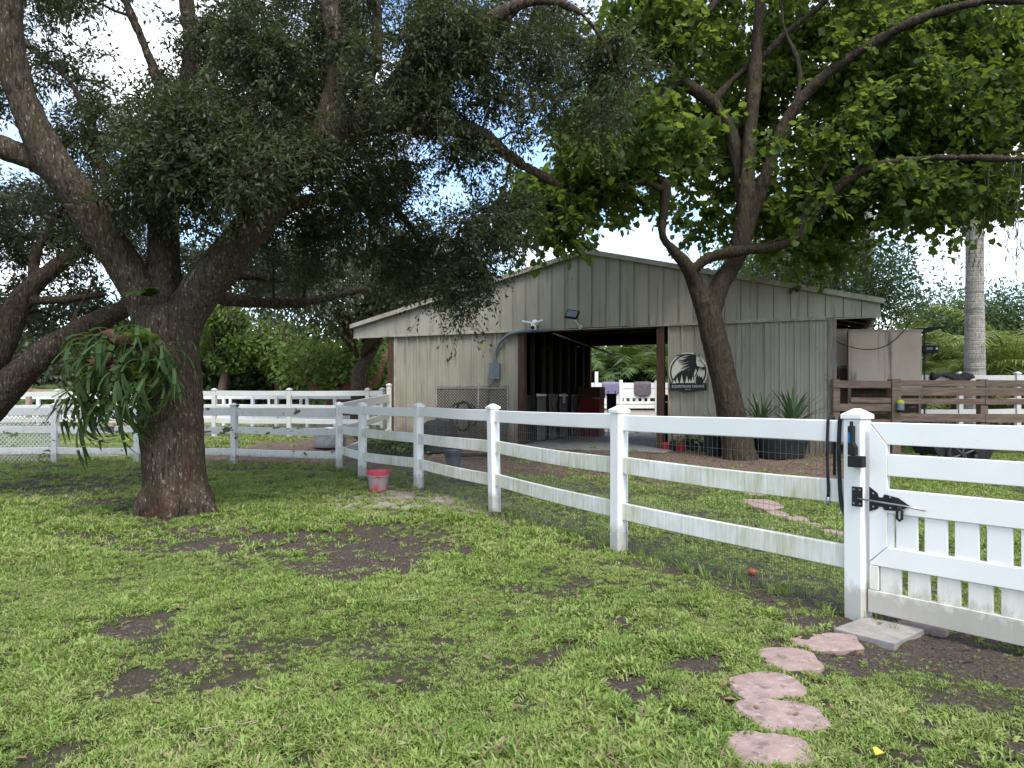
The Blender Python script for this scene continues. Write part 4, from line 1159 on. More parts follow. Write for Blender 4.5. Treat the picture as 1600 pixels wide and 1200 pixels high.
# broom leaning on the wall by the door
a = on_wall(1045, 612, .06); b = on_wall(1056, 690, .42); b.z = gzf(b.x, b.y) + .1
br = empty("broom", b, 0, "broom with pale wooden handle leaning against the barn wall", "broom")
mb = MB(); mb.tube([a - b, (a - b) * .42], .016, 8); mb.build("handle", MAT("pale_handle", (0.50, 0.30, 0.16), (0.42, 0.24, 0.12), 12), br, smooth=True)
mb = MB(); mb.tube([(a - b) * .419, Vector((0, 0, .1))], .017, 8); mb.build("lower_handle", M_black, br, smooth=True)
mb = MB(); mb.prism([Vector((-.1, -.03, -.1)), Vector((.1, -.03, -.1)), Vector((.05, -.03, .14)), Vector((-.05, -.03, .14))], (0, .06, 0)); mb.build("brush", M_black, br)
# chain-link panel
cl0, cl1 = s_of(697)[0], s_of(806)[0]
def bl(s_, y_, z_=0): q = BO + BU * s_ + BV * y_; return Vector((q[0], q[1], z_))
c0 = bl(cl0, -.55); cf = empty("chain_link_panel", Vector((c0.x, c0.y, Z0)), BA, "rusty chain link fence panel standing before the barn wall", "fence panel")
Lc = cl1 - cl0; Hc = z_of(697, 608) - Z0
for x in (0, Lc * .60, Lc):
    mb = MB(); mb.tube([(x, 0, -.05), (x, 0, Hc + .04 + (.12 if 0 < x < Lc else 0))], .032, 10); mb.build("post", M_wire, cf, smooth=True)
for z in (Hc, .08):
    mb = MB(); mb.tube([(0, 0, z), (Lc, 0, z)], .025, 8); mb.build("rail", M_wire, cf, smooth=True)
mb = MB(); q = .06
for sgn in (1, -1):
    x = -Hc
    while x < Lc:
        xa, xb = x, x + Hc - .08; za, zb2 = (.08, Hc) if sgn > 0 else (Hc, .08)
        if xa < 0: za += sgn * (-xa); xa = 0
        if xb > Lc: zb2 -= sgn * (xb - Lc); xb = Lc
        if xb > xa: wire(mb, Vector((xa, .012 * sgn, za)), Vector((xb, .012 * sgn, zb2)), .012)
        x += .085
x = 0
while x < Lc:
    wire(mb, Vector((x, 0, Hc)), Vector((x + .015, 0, Hc + .07)), .008); x += .043
o = mb.build("wire_weave", MAT("dull_wire", (0.07, 0.065, 0.06), (0.04, 0.035, 0.03), 9, rough=.7, metal=0.0), cf); o["kind"] = "stuff"
# hose hung on the chain-link
hs = empty("garden_hose", bl(s_of(742)[0], -.66, Z0 + .78), BA, "coil of dark hose hanging on the chain link panel", "hose")
pts = []
for k in range(120):
    w = k * 2 * math.pi / 24; rr = .34 + .05 * math.sin(k * .9) + .03 * math.sin(k * .37)
    pts.append(Vector((rr * .9 * math.cos(w) + .06 * math.sin(k * .11), -.02 - .0008 * k, rr * 1.1 * math.sin(w))))
mb = MB(); mb.tube(pts, .014, 6); mb.build("coil", M_rubber, hs, smooth=True)
# ------------------------------------------------------------------ buckets, tubs and other things
def bucket(name, c, r, h, mat, rimmat, label, tilt=0.0, cat="bucket"):
    b = empty(name, c, 0.4, label, cat); b.rotation_euler = (tilt, 0, .4)
    prof = [(0, 0), (r * .70, 0), (r * .73, .012), (r * .90, h * .72), (r * .985, h * .73), (r * .985, h * .80), (r * .955, h * .81), (r * .955, h), (r * .935, h), (r * .70, .03), (0, .03)]
    MB().lathe(prof, 28).build("body", mat, b, smooth=False, bevel=0)
    MB().lathe([(r * .956, h - .06), (r * 1.03, h - .055), (r * 1.035, h + .004), (r * .93, h + .006), (r * .92, h - .06)], 28).build("rim", rimmat, b)
    pts = [(r * 1.04 * math.cos(t), r * .8 * math.sin(t) * .9 - r * .1, h - .03 + .02 * math.sin(t)) for t in np.linspace(-.1, math.pi + .1, 18)]
    MB().tube(pts, .004, 6).build("handle", M_steel, b, smooth=True)
    return b
M_red_faded = MAT("faded_red_plastic", (0.34, 0.27, 0.265), (0.30, 0.24, 0.235), 5, rough=.6, spots=((0.52, 0.06, 0.095), 3.0, .47, (1.6, 1.6, .7), .9))
M_red = MAT("red_plastic", (0.55, 0.045, 0.085), (0.48, 0.05, 0.08), 8, rough=.45)
M_navy = MAT("dark_blue_plastic", (0.045, 0.055, 0.085), (0.08, 0.085, 0.10), 6, rough=.6)
bucket("feed_bucket", G(591, 767), .185, .33, M_red_faded, M_red, "faded red plastic bucket standing on the lawn by the fence", .0)
bucket("feed_bucket", G(708, 729), .20, .36, M_navy, M_navy, "dark blue bucket on the dirt behind the white fence", .0)
c = G(516, 700)
wt = empty("water_trough", c, 0, "round ribbed galvanised water trough behind the worn fence", "trough")
pr = [(0, .02), (.40, .02)]
for k in range(7): pr += [(.40 + .018 * (k % 2), .04 + k * .07)]
pr += [(.42, .50), (.445, .52), (.42, .54), (.395, .52), (.385, .06), (0, .06)]
MB().lathe(pr, 32).build("tank", M_steel, wt, smooth=True)
# black dome shelter
c = G(683, 704)
dm = empty("dome_shelter", c, .2, "black plastic dome shelter beside the chain link panel", "animal shelter")
prof = [(.58, 0), (.58, .18), (.56, .20), (.53, .40), (.42, .62), (.25, .74), (0, .79)]
MB().lathe(prof, 26).build("shell", M_black, dm, smooth=True)
MB().prism([Vector((-.22, -.62, 0)), Vector((.22, -.62, 0)), Vector((.22, -.62, .3)), Vector((.12, -.62, .42)), Vector((-.12, -.62, .42)), Vector((-.22, -.62, .3))], (0, .12, 0)).build("entrance", M_rubber, dm)
# hose lying by the bucket
hc = G(742, 715)
pts = [Vector((.45 * math.cos(t * 1.0) * (1 - t * .012), .22 * math.sin(t) * (1 - t * .01), .02 + .004 * t)) for t in np.linspace(0, 18, 110)]
h_ = empty("garden_hose", hc, 0, "dark hose lying in loops on the dirt before the chain link", "hose")
MB().tube(pts, .014, 6).build("coil", M_rubber, h_, smooth=True)

def strap_leaf(L_, w, curve, n=7, fold=.25, tipw=.02):
    """one arching blade along +x"""
    vs = []; fs = []
    x = z = 0.0; a = curve[0]
    for i in range(n + 1):
        t = i / n; a = curve[0] + (curve[1] - curve[0]) * t
        ww = w * (math.sin(min(1, t * 2.2 + .35) * math.pi / 2)) * (1 - t) ** .6 + tipw * w * t
        vs += [(x, -ww, z + fold * ww), (x, 0, z), (x, ww, z + fold * ww)]
        x += math.cos(a) * L_ / n; z += math.sin(a) * L_ / n
    for i in range(n):
        for k in (0, 1): fs.append((i * 3 + k, (i + 1) * 3 + k, (i + 1) * 3 + k + 1, i * 3 + k + 1))
    return vs, fs
M_aloe = LEAF("aloe_leaf", [(0.045, 0.075, 0.045), (0.07, 0.115, 0.055), (0.10, 0.15, 0.07)], .1, .45, .35)
aloe_meshes = []
for k in range(4):
    vs, fs = strap_leaf(.80 + .07 * k, .055, (1.40 - .14 * k, 1.0 - .36 * k), 7, .2)
    aloe_meshes.append(MB().add(vs, fs).mesh("leaf", M_aloe, True))
def aloe(c, n, label, s=1.0, seed=0):
    r = random.Random(seed); ro = empty("aloe_plant", c, 0, label, "plant", "spiky plants in the tub")
    for k in range(n):
        m = aloe_meshes[k % 4]; sc = s * r.uniform(.75, 1.1)
        link("leaf", m, ro, (0, 0, 0), (0, r.uniform(-.35, .25), k * 2.4 + r.uniform(-.2, .2)), (sc, sc, sc))
    return ro
pc = P(1218, 700, 15.3); pc.z = gzf(pc.x, pc.y)
tub = empty("planter_tub", pc, 0, "large black planter tub of spiky plants beside the leaning tree", "planter")
MB().lathe([(0, 0), (.5, 0), (.62, .58), (.66, .58), (.66, .63), (.60, .63), (.58, .55), (0, .55)], 28).build("tub", M_black, tub)
MB().lathe([(0, .56), (.585, .555)], 20).build("soil", MAT("potting_soil", (.03, .022, .016), (.06, .04, .03), 20), tub)
aloe(pc + Vector((-.45, -.1, .60)), 26, "spiky green aloe in the tub, beside the tree trunk", 1.0, 1)
aloe(pc + Vector((.22, -.15, .60)), 32, "larger spiky green aloe in the tub, away from the tree trunk", 1.12, 2)
aloe(pc + Vector((-1.25, .55, .42)), 9, "small spiky plant half hidden behind the leaning trunk", .8, 3)
mb = MB(); mb.lathe([(0, 0), (.17, 0), (.24, .42), (.26, .42), (.26, .46), (.22, .46), (.2, .4), (0, .4)], 20)
tag(mb.build("plant_pot", M_black, None, pc + Vector((-1.25, .55, 0))), "black pot standing behind the leaning tree trunk", "pot")

def leafy_cluster(name, c, rx, ry, rz, n, leaf, size, mat, parent):
    th = RNG.random(n) * 2 * np.pi; u = RNG.random(n) ** .5; zz = RNG.random(n)
    pos = np.stack([np.cos(th) * u * rx, np.sin(th) * u * ry, zz * rz * (1 - .5 * u)], 1) + np.array(c)
    d = np.stack([np.cos(th), np.sin(th), RNG.normal(.2, .4, n)], 1)
    return link(name, leaf_mesh(name, pos, d, size * (.6 + .7 * RNG.random(n)), leaf, mat), parent)

def leaf_mesh(name, pos, d, size, template, mat, up_bias=1.0):
    """many leaves in one mesh: template = (verts Nx3 along +x, list of polygons)"""
    tv, tf = template; tv = np.array(tv, float)
    n = len(pos)
    d = d / np.maximum(np.linalg.norm(d, axis=1, keepdims=True), 1e-6)
    ref = RNG.normal(0, 1, (n, 3)); ref[:, 2] += up_bias * np.where(RNG.random(n) < .5, 1, 1)
    s = np.cross(ref, d); s /= np.maximum(np.linalg.norm(s, axis=1, keepdims=True), 1e-6)
    w = np.cross(d, s)
    size = np.broadcast_to(size, (n,))
    V = pos[:, None, :] + size[:, None, None] * (tv[None, :, 0, None] * d[:, None, :] + tv[None, :, 1, None] * s[:, None, :] + tv[None, :, 2, None] * w[:, None, :])
    k = len(tv)
    base = (np.arange(n) * k)[:, None]
    idx = np.concatenate([np.array(f) for f in tf]); tot = np.array([len(f) for f in tf])
    loops = (base + idx[None, :]).ravel()
    totals = np.tile(tot, n); starts = np.concatenate([[0], np.cumsum(totals)[:-1]])
    return np_mesh(name, V.reshape(-1, 3), loops, starts, totals, mat)

T_DIAMOND = ([(0, 0, 0), (.42, -.19, .05), (1, 0, -.03), (.42, .19, .05)], [(0, 1, 2), (0, 2, 3)])
T_HEART = ([(.04, 0, -.02), (1.0, 0, -.09), (.02, .40, .07), (.62, .40, .05), (.02, -.40, .07), (.62, -.40, .05)],
           [(0, 1, 3, 2), (1, 0, 4, 5)])
T_OVAL = ([(0, 0, 0), (.3, -.24, .04), (.75, -.2, .02), (1, 0, -.05), (.75, .2, .02), (.3, .24, .04)], [(0, 1, 2, 3), (0, 3, 4, 5)])
M_shrub = LEAF("shrub_leaf", [(0.03, 0.055, 0.022), (0.06, 0.10, 0.035), (0.10, 0.15, 0.06), (0.16, 0.21, 0.09)], .3)
for (px, py, w, h, n, lab) in ((606, 713, .62, .62, 500, "dark leafy shrub growing behind the white fence near its corner"),
                               (640, 709, .55, .5, 420, "low leafy shrub spreading beside the black dome shelter"),
                               (578, 700, .3, .75, 160, "slim pale leafed shrub beside the barn corner")):
    c = G(px, py); ro = empty("leafy_shrub", c, 0, lab, "shrub")
    leafy_cluster("foliage", (0, 0, .03), w, w * .8, h, n, T_OVAL, .17, M_shrub, ro)
    mb = MB()
    for k in range(9):
        w_ = k * .7; mb.tube([(0, 0, 0), (math.cos(w_) * w * .3, math.sin(w_) * w * .3, h * .4), (math.cos(w_) * w * .6, math.sin(w_) * w * .5, h * .7)], [.012, .009, .004], 5)
    mb.build("stems", M_twig, ro)
# pots by the broom
M_red_pot = MAT("red_pot", (0.42, 0.03, 0.04), (0.33, 0.03, 0.035), 9, rough=.5)
def pot(px, py, r, h, mat, label, plant=True):
    c = G(px, py); ro = empty("plant_pot", c, 0, label, "pot")
    MB().lathe([(0, 0), (r * .7, 0), (r, h), (r * 1.06, h), (r * 1.06, h + .03), (r * .9, h + .03), (r * .85, h - .03), (0, h - .03)], 18).build("pot", mat, ro)
    if plant: leafy_cluster("plant", (0, 0, h * .9), r * 1.3, r * 1.3, h * 1.3, 60, T_OVAL, .1, M_shrub, ro)
pot(1043, 703, .15, .15, M_red_pot, "low red pot by the barn door post", False)
pot(1063, 704, .13, .16, M_red_pot, "small red pot with a green plant beside the broom")
pot(1082, 704, .17, .24, M_black, "black pot with a bushy plant against the barn wall")
pot(1104, 706, .16, .2, M_black, "black pot with a bushy plant beside the leaning trunk")

# ------------------------------------------------------------------ brown board fence on the right
def bf(px, d): return (px - 800) / F * d
bd = 16.0; bx0, bx1, bx2, bx3 = bf(1299, bd), bf(1395, bd), bf(1536, bd), bf(1680, bd)
bgz = gzf(bx1, bd)
bfence = empty("board_fence", (bx0, bd, bgz), 0, "brown weathered board fence running from the barn to the palm", "fence")
def zz(py, d=bd): return EYE + (HZ - py) / F * d - bgz
def board(x0, x1, pa, pb, y, slope=0.0, mat=None):
    mb = MB(); L_ = x1 - x0
    mb.prism([Vector((0, 0, zz(pb))), Vector((L_, 0, zz(pb) + slope)), Vector((L_, 0, zz(pa) + slope)), Vector((0, 0, zz(pa)))], (0, .035, 0))
    return mb.build("board", mat or M_brown_board, bfence, (x0 - bx0, y, 0), bevel=.004, seg=1)
for x0, x1, pa, pb, y in ((bx0, bx1, 594.5, 606, -.09), (bx0 + .4, bx1 - .02, 621, 629, -.092), (bx0, bx1 - .03, 630.5, 642, -.09), (bx0, bx1, 655, 667, -.09), (bx0, bx1, 682, 694, -.09),
                          (bx1 - .05, bx2 - .01, 594, 603.5, -.09), (bx2, bx3, 594, 604.5, -.09), (bx1 - .05, bx3, 605.2, 618, -.088), (bx1 - .05, bx2 - .01, 622.5, 631, -.09), (bx2, bx3, 622.6, 632, -.09),
                          (bx1 - .05, bx2 - .01, 646, 658.5, -.09), (bx2, bx3, 646.5, 660, -.09), (bx1 - .05, bx3, 676, 688, -.09)):
    board(x0, x1, pa, pb, y, -.01)
for x, w in ((bx0 + .1, .15), (bx1 + .02, .19), (bx2, .17), (bx3, .17)):
    mb = MB(); mb.box(-w / 2, w / 2, -.05, .12, -.1, zz(592.5)); mb.build("post", M_brown_board, bfence, (x - bx0, .0, 0), bevel=.006, seg=1)
# facing board over the main post
mb = MB(); mb.box(-.10, .10, -.13, -.095, 0, zz(592)); mb.build("post_board", M_brown_board, bfence, (bx1 - bx0 + .02, 0, 0), bevel=.004, seg=1)
# jar trap hung on the post
jt = empty("hanging_jar", (bx1 + .06, bd - .2, EYE + (HZ - 642) / F * (bd - .2)), 0, "clear blue jar with yellow cap hanging on the brown fence post", "jar")
M_jar = MAT("jar_blue", (0.16, 0.20, 0.24), (0.10, 0.13, 0.16), 12, rough=.15, spec=.6)
M_yel = MAT("yellow_green_cap", (0.42, 0.50, 0.05), (0.36, 0.42, 0.05), 12, rough=.45)
MB().lathe([(0, 0), (.07, .0), (.08, .02), (.08, .16), (.06, .19), (0, .19)], 18).build("jar", M_jar, jt, smooth=False)
MB().lathe([(.085, .165), (.085, .20), (.06, .23), (.02, .25), (0, .25)], 18).build("cap", M_yel, jt)
MB().lathe([(0, -.02), (.07, -.02), (.075, .01)], 18).build("base", M_black, jt)
MB().tube([(0, 0, .25), (0, .03, .3), (0, .06, .33)], .004, 6).build("hook", M_steel, jt)

# beige shade panels behind the board fence
pd = 17.2
def panel(x0p, x1p, y0p, y1p, d, label, mat=M_beige_board):
    x0, x1 = bf(x0p, d), bf(x1p, d); z1 = EYE + (HZ - y0p) / F * d; z0 = EYE + (HZ - y1p) / F * d
    ro = empty("board_screen", (x0, d, gzf(x0, d)), 0, label, "panel"); g_ = ro.location.z
    MB().box(0, x1 - x0, 0, .02, z0 - g_, z1 - g_).build("sheet", mat, ro)
    MB().box(-.01, x1 - x0 + .02, -.02, .04, z1 - g_ + .001, z1 - g_ + .05).build("top_trim", M_trim, ro)
    for x in (.0, x1 - x0 - .06):
        MB().box(x, x + .06, .021, .09, 0, z1 - g_).build("leg", M_grey_wood, ro)
    return ro
panel(1326, 1440, 518, 606, pd, "large stained beige board panel standing behind the brown fence")
panel(1289, 1324, 517, 571, pd + .5, "narrow cream board panel under the barn eave")
# dark stall boards below the narrow panel
x0 = bf(1290, pd + .45)
sb = empty("stall_boards", (x0, pd + .3, gzf(x0, pd)), 0, "dark brown stall boards below the narrow cream panel", "boards")
for k in range(5):
    MB().box(k * .11, k * .11 + .105, 0, .03, 0, zz(571) + .0).build("board", M_dark_wood, sb)
for k in range(12):
    MB().box(.6, 2.2, .0, .025, k * .15, k * .15 + .145).build("board", M_dark_wood, sb)
# sagging cable over the panels
a = on_wall(1289, 515, -.2); m_ = P(1352, 546, 16.9); b = P(1412, 517, 17.1)
dn = catmull([(q, .014) for q in (P(1288, 516, 16.6), P(1312, 536, 16.7), m_, P(1385, 540, 17.0), b, P(1425, 495, 17.2))], .08)
tag(MB().tube([p - a for p, _ in dn], .012, 6).build("cable", M_rubber, None, a, smooth=True), "grey cable sagging across the beige panels", "cable")
# awning, radio on its pole
aw = P(1458, 514, 17.4)
awn = empty("small_awning", Vector((aw.x, aw.y, gzf(aw.x, aw.y))), 0, "thin black awning sticking out from the beige panel", "awning")
h = aw.z - awn.location.z
MB().prism([Vector((-.36, 0, h + .02)), Vector((.34, 0, h + .06)), Vector((.34, 0, h + .045)), Vector((-.05, 0, h - .06)), Vector((-.36, 0, h - .06))], (0, .7, 0)).build("sheet", M_black, awn)
MB().tube([(-.16, .1, 0), (-.16, .1, h)], .018, 8).build("pole", M_rubber, awn)
MB().tube([(-.12, .1, 0), (-.12, .1, h)], .006, 6).build("cord", M_rubber, awn)
rd = P(1452, 545, 17.3)
ra = empty("portable_radio", rd, 0, "black portable radio hanging beside the beige panel", "radio")
MB().box(-.19, .19, -.08, .08, -.11, .08).build("case", M_black, ra, bevel=.012)
MB().box(-.12, .03, -.086, -.081, -.03, .03).build("display", M_grey_box, ra)
MB().tube([(-.15, 0, .08), (-.15, 0, .13), (.02, 0, .13), (.02, 0, .08)], .012, 6).build("handle", M_black, ra)
MB().lathe([(0, .012), (.03, .01), (.034, 0)], 12).build("speaker_ring", M_steel, ra, (.13, -.081, 0), (math.pi / 2, 0, 0))
# weathered white fence beyond, with black cloth over it
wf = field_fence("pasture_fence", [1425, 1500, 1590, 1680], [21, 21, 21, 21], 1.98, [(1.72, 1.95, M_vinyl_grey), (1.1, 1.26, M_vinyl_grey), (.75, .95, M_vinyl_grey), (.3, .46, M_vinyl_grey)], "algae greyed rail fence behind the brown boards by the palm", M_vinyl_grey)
c0 = P(1488, 588, 20.9)
vs = []; fs = []; nx_, ny_ = 16, 9
for i in range(nx_):
    for j in range(ny_):
        u = i / (nx_ - 1) * 1.25 - .62; t = j / (ny_ - 1)
        a_ = (t - .5) * 2
        zc = .06 - abs(a_) ** 1.5 * (.16 + .07 * math.sin(u * 7) + (.08 if u > .0 else 0))
        vs.append((u, a_ * .07 + .02 * math.sin(u * 17 + j), zc + .025 * math.sin(u * 13 + j * .8)))
for i in range(nx_ - 1):
    for j in range(ny_ - 1): fs.append((i * ny_ + j, (i + 1) * ny_ + j, (i + 1) * ny_ + j + 1, i * ny_ + j + 1))
ob = MB().add(vs, fs).build("black_cover", M_black_cloth, None, c0 + Vector((0, .02, .04)), smooth=True)
md = ob.modifiers.new("thick", "SOLIDIFY"); md.thickness = .015
tag(ob, "crumpled black cover draped over the fence rail by the palm", "cover")
# garden cart
c = Vector((8.17, 13.3, gzf(8.17, 13.3)))
ct = empty("garden_cart", c, .12, "black garden cart with large spoked wheels on the grass behind the gate", "cart")
def wheel(y):
    w = empty("wheel", (0, y, .30)); w.parent = ct
    pts = [(math.cos(t) * .27, 0, math.sin(t) * .27) for t in np.linspace(0, 2 * math.pi, 29)]
    MB().tube(pts, .035, 8).build("tyre", M_rubber, w, smooth=True)
    mb = MB()
    for k in range(6):
        a_ = k * math.pi / 3 + .3; mb.tube([(0, 0, 0), (math.cos(a_) * .25, 0, math.sin(a_) * .25)], .016, 6)
    mb.build("spokes", MAT("grey_spoke", (.09, .09, .09), (.06, .06, .06), 8), w)
    MB().tube([(0, -.05, 0), (0, .05, 0)], .045, 12).build("hub", M_rubber, w)
wheel(-.36); wheel(.36)
MB().tube([(0, -.36, .30), (0, .36, .30)], .015, 8).build("axle", M_steel, ct)
mb = MB()
mb.add([(-.45, -.3, .28), (.6, -.3, .20), (.6, .3, .20), (-.45, .3, .28), (-.62, -.31, .62), (.80, -.31, .60), (.80, .31, .60), (-.62, .31, .62),
        (-.42, -.27, .31), (.57, -.27, .23), (.57, .27, .23), (-.42, .27, .31), (-.59, -.28, .62), (.77, -.28, .60), (.77, .28, .60), (-.59, .28, .62)],
       [(3, 2, 1, 0), (0, 1, 5, 4), (1, 2, 6, 5), (2, 3, 7, 6), (3, 0, 4, 7), (8, 9, 10, 11), (9, 8, 12, 13), (10, 9, 13, 14), (11, 10, 14, 15), (8, 11, 15, 12), (4, 5, 13, 12), (5, 6, 14, 13), (6, 7, 15, 14), (7, 4, 12, 15)])
mb.build("tub", M_black, ct, bevel=.008)
MB().tube([(-.55, -.25, .55), (-.95, -.22, .72), (-.95, .22, .72), (-.55, .25, .55)], .016, 8).build("handle", M_black, ct, smooth=True)
MB().box(.5, .56, -.2, .2, 0, .22).build("leg", M_rubber, ct)

# ------------------------------------------------------------------ beyond the aisle
d_ = 36.0
def far(px, d=d_): x = (px - 800) / F * d; return Vector((x, d, gzf(x, d)))
fg0 = far(905); fgE = empty("pasture_gate_fence", fg0, 0, "bright white picket gate and fence seen through the barn aisle", "fence")
def fz(py): return EYE + (HZ - py) / F * d_ - fg0.z
ZB_ = -.05
for px, py, w in ((932, 582, .17), (970, 595, .17), (1026, 596, .17), (912, 595, .17)):
    MB().box(-w / 2, w / 2, -w / 2, w / 2, ZB_, fz(py)).build("post", M_white_paint, fgE, far(px) - fg0)
for xa, xb in ((912, 970), (970, 1026), (1026, 1075)):
    a = far(xa) - fg0; b = far(xb) - fg0
    for (za, zb2) in ((598, 607), (607.6, 622), (627, 631.5), (632.2, 638)):
        MB().box(a.x + .09, b.x - .09, -.03, .03, fz(zb2), fz(za)).build("rail", M_white_paint, fgE)
    n_ = int((b.x - a.x - .2) / .28)
    for k in range(n_):
        x = a.x + .15 + k * .3
        MB().box(x, x + .14, -.02, .02, fz(627) + .001, fz(622) - .001).build("picket", M_white_paint, fgE)
def blanket(px, py, w, h, mat, label, trim=None):
    c = P(px, py, d_ - .06); nx_, ny_ = 12, 12; vs = []; fs = []
    for i in range(nx_):
        for j in range(ny_):
            u = i / (nx_ - 1) - .5; t = j / (ny_ - 1)
            hh = h * (1 - .22 * (2 * abs(u)) ** 3)
            a_ = t * 1.35
            if a_ < 1: y, z = -.05 - .015 * math.sin(u * 16), -hh * (1 - a_)
            else: y, z = .09, -(a_ - 1) * h
            if abs(a_ - 1) < .08: z = .03; y = .02
            vs.append((u * w, y, z))
    for i in range(nx_ - 1):
        for j in range(ny_ - 1): fs.append((i * ny_ + j, (i + 1) * ny_ + j, (i + 1) * ny_ + j + 1, i * ny_ + j + 1))
    ob = MB().add(vs, fs).build("saddle_blanket", mat, None, c, smooth=True)
    ob.modifiers.new("thick", "SOLIDIFY").thickness = .02
    return tag(ob, label, "blanket")
blanket(954, 597.5, .86, .66, MAT("lavender_cloth", (0.21, 0.19, 0.30), (0.17, 0.155, 0.25), 20, rough=.95, bump=.3), "lavender saddle blanket draped over the white fence beyond the aisle")
blanket(1004, 597, .84, .74, MAT("mauve_cloth", (0.15, 0.12, 0.14), (0.10, 0.08, 0.10), 6, rough=.95, bump=.3), "dark mauve saddle blanket draped over the white fence beyond the aisle")
# red cabinet and stand by the far door
q = bl(dl + .48, 5.2, Z0 + .02)
cb = empty("tack_cabinet", q, BA, "dark red cabinet standing by the far door of the aisle", "cabinet")
MB().box(-.35, .35, -.3, .3, 0, 1.25).build("cabinet", MAT("deep_red_paint", (.20, .01, .012), (.16, .01, .012), 6, rough=.4), cb, bevel=.01)
MB().box(-.37, .37, -.32, .32, 1.252, 1.62).build("top_box", M_dark_wood, cb, bevel=.01)
q = bl(dl + 1.05, 5.6, Z0 + .02)
st = empty("tack_stand", q, BA, "thin black metal stand beside the red cabinet", "stand")
for x in (-.12, .12): MB().tube([(x, 0, 0), (x, 0, 1.5)], .016, 6).build("leg", M_black, st)
MB().box(-.16, .16, -.05, .05, .9, 1.4).build("bag", M_black_cloth, st, bevel=.02)
# small fruit and yellow leaf on the lawn
c = G(1175, 898)
fr = empty("fallen_fruit", Vector((c.x, c.y, float(ground_at(np.array([c.x]), np.array([c.y]))[0]) + .03)), 0, "small orange red fruit lying in grass under the fence", "fruit")
MB().lathe([(0, -.032), (.02, -.026), (.033, 0), (.03, .016), (.012, .031), (0, .029)], 16).build("fruit", MAT("fruit_skin", (.45, .10, .045), (.36, .06, .03), 30, rough=.45), fr, smooth=True)
MB().tube([(0, 0, .028), (.006, 0, .045)], .003, 5).build("stalk", M_dark_wood, fr)
c = G(1374, 1192)
yl = MB().add([(-.055, 0, .03), (-.02, -.028, .045), (.03, -.022, .04), (.06, .0, .02), (.025, .03, .05), (-.02, .032, .055), (0, 0, .03)], [(0, 1, 6), (1, 2, 6), (2, 3, 6), (3, 4, 6), (4, 5, 6), (5, 0, 6)]).build("yellow_leaf", MAT("yellow_leaf", (.60, .50, .04), (.50, .42, .05), 30, rough=.6), None, c + Vector((0, 0, .02)), (0, .1, .7)); yl.scale = (.7, .7, .7)
yl.modifiers.new("thick", "SOLIDIFY").thickness = .002
tag(yl, "single bright yellow leaf lying on the lawn near the stones", "leaf")
# ------------------------------------------------------------------ trees
def grow_trunk(name, paths, root, mat, voxel=.028, amp=.022, seg=14, fine=None):
    """main limbs fused into one bark surface; paths: lists of (Vector, radius)"""
    mb = MB()
    for pth in paths:
        dn = catmull(pth, .10)
        mb.tube([p for p, _ in dn], [r for _, r in dn], seg)
    tmp = bpy.data.objects.new("tmp", mb.mesh("tmp", None)); COL.objects.link(tmp)
    md = tmp.modifiers.new("r", "REMESH"); md.mode = "VOXEL"; md.voxel_size = voxel
    ms = tmp.modifiers.new("s", "SMOOTH"); ms.factor = .5; ms.iterations = 6
    bpy.context.view_layer.update()
    me = bpy.data.meshes.new_from_object(tmp.evaluated_get(bpy.context.evaluated_depsgraph_get()))
    bpy.data.objects.remove(tmp)
    n = len(me.vertices); co = np.zeros(n * 3, np.float32); me.vertices.foreach_get("co", co); co = co.reshape(-1, 3)
    no = np.zeros(n * 3, np.float32); me.vertices.foreach_get("normal", no); no = no.reshape(-1, 3)
    dsp = np.empty(n, np.float32)
    ns = mnoise.noise
    for i in range(n):
        x, y, z = co[i]
        a = ns((x * 13, y * 13, z * 3.4)); b = ns((x * 3, y * 3, z * 1.3))
        dsp[i] = (1 - abs(a) * 2.2) * amp * .6 + b * amp * 1.4
    co += no * dsp[:, None]
    me.vertices.foreach_set("co", co.ravel()); me.update()
    me.polygons.foreach_set("use_smooth", np.ones(len(me.polygons), bool))
    me.materials.clear(); me.materials.append(mat); me.name = name
    if root:
        me.transform(Matrix.Translation(-root.location))
    return link(name, me, root)

def sk(lst, d=None, s=0.84):
    """skeleton from photo pixels: (px, py, depth, radius)"""
    return [(P(a, b, c), r * s) for a, b, c, r in lst]

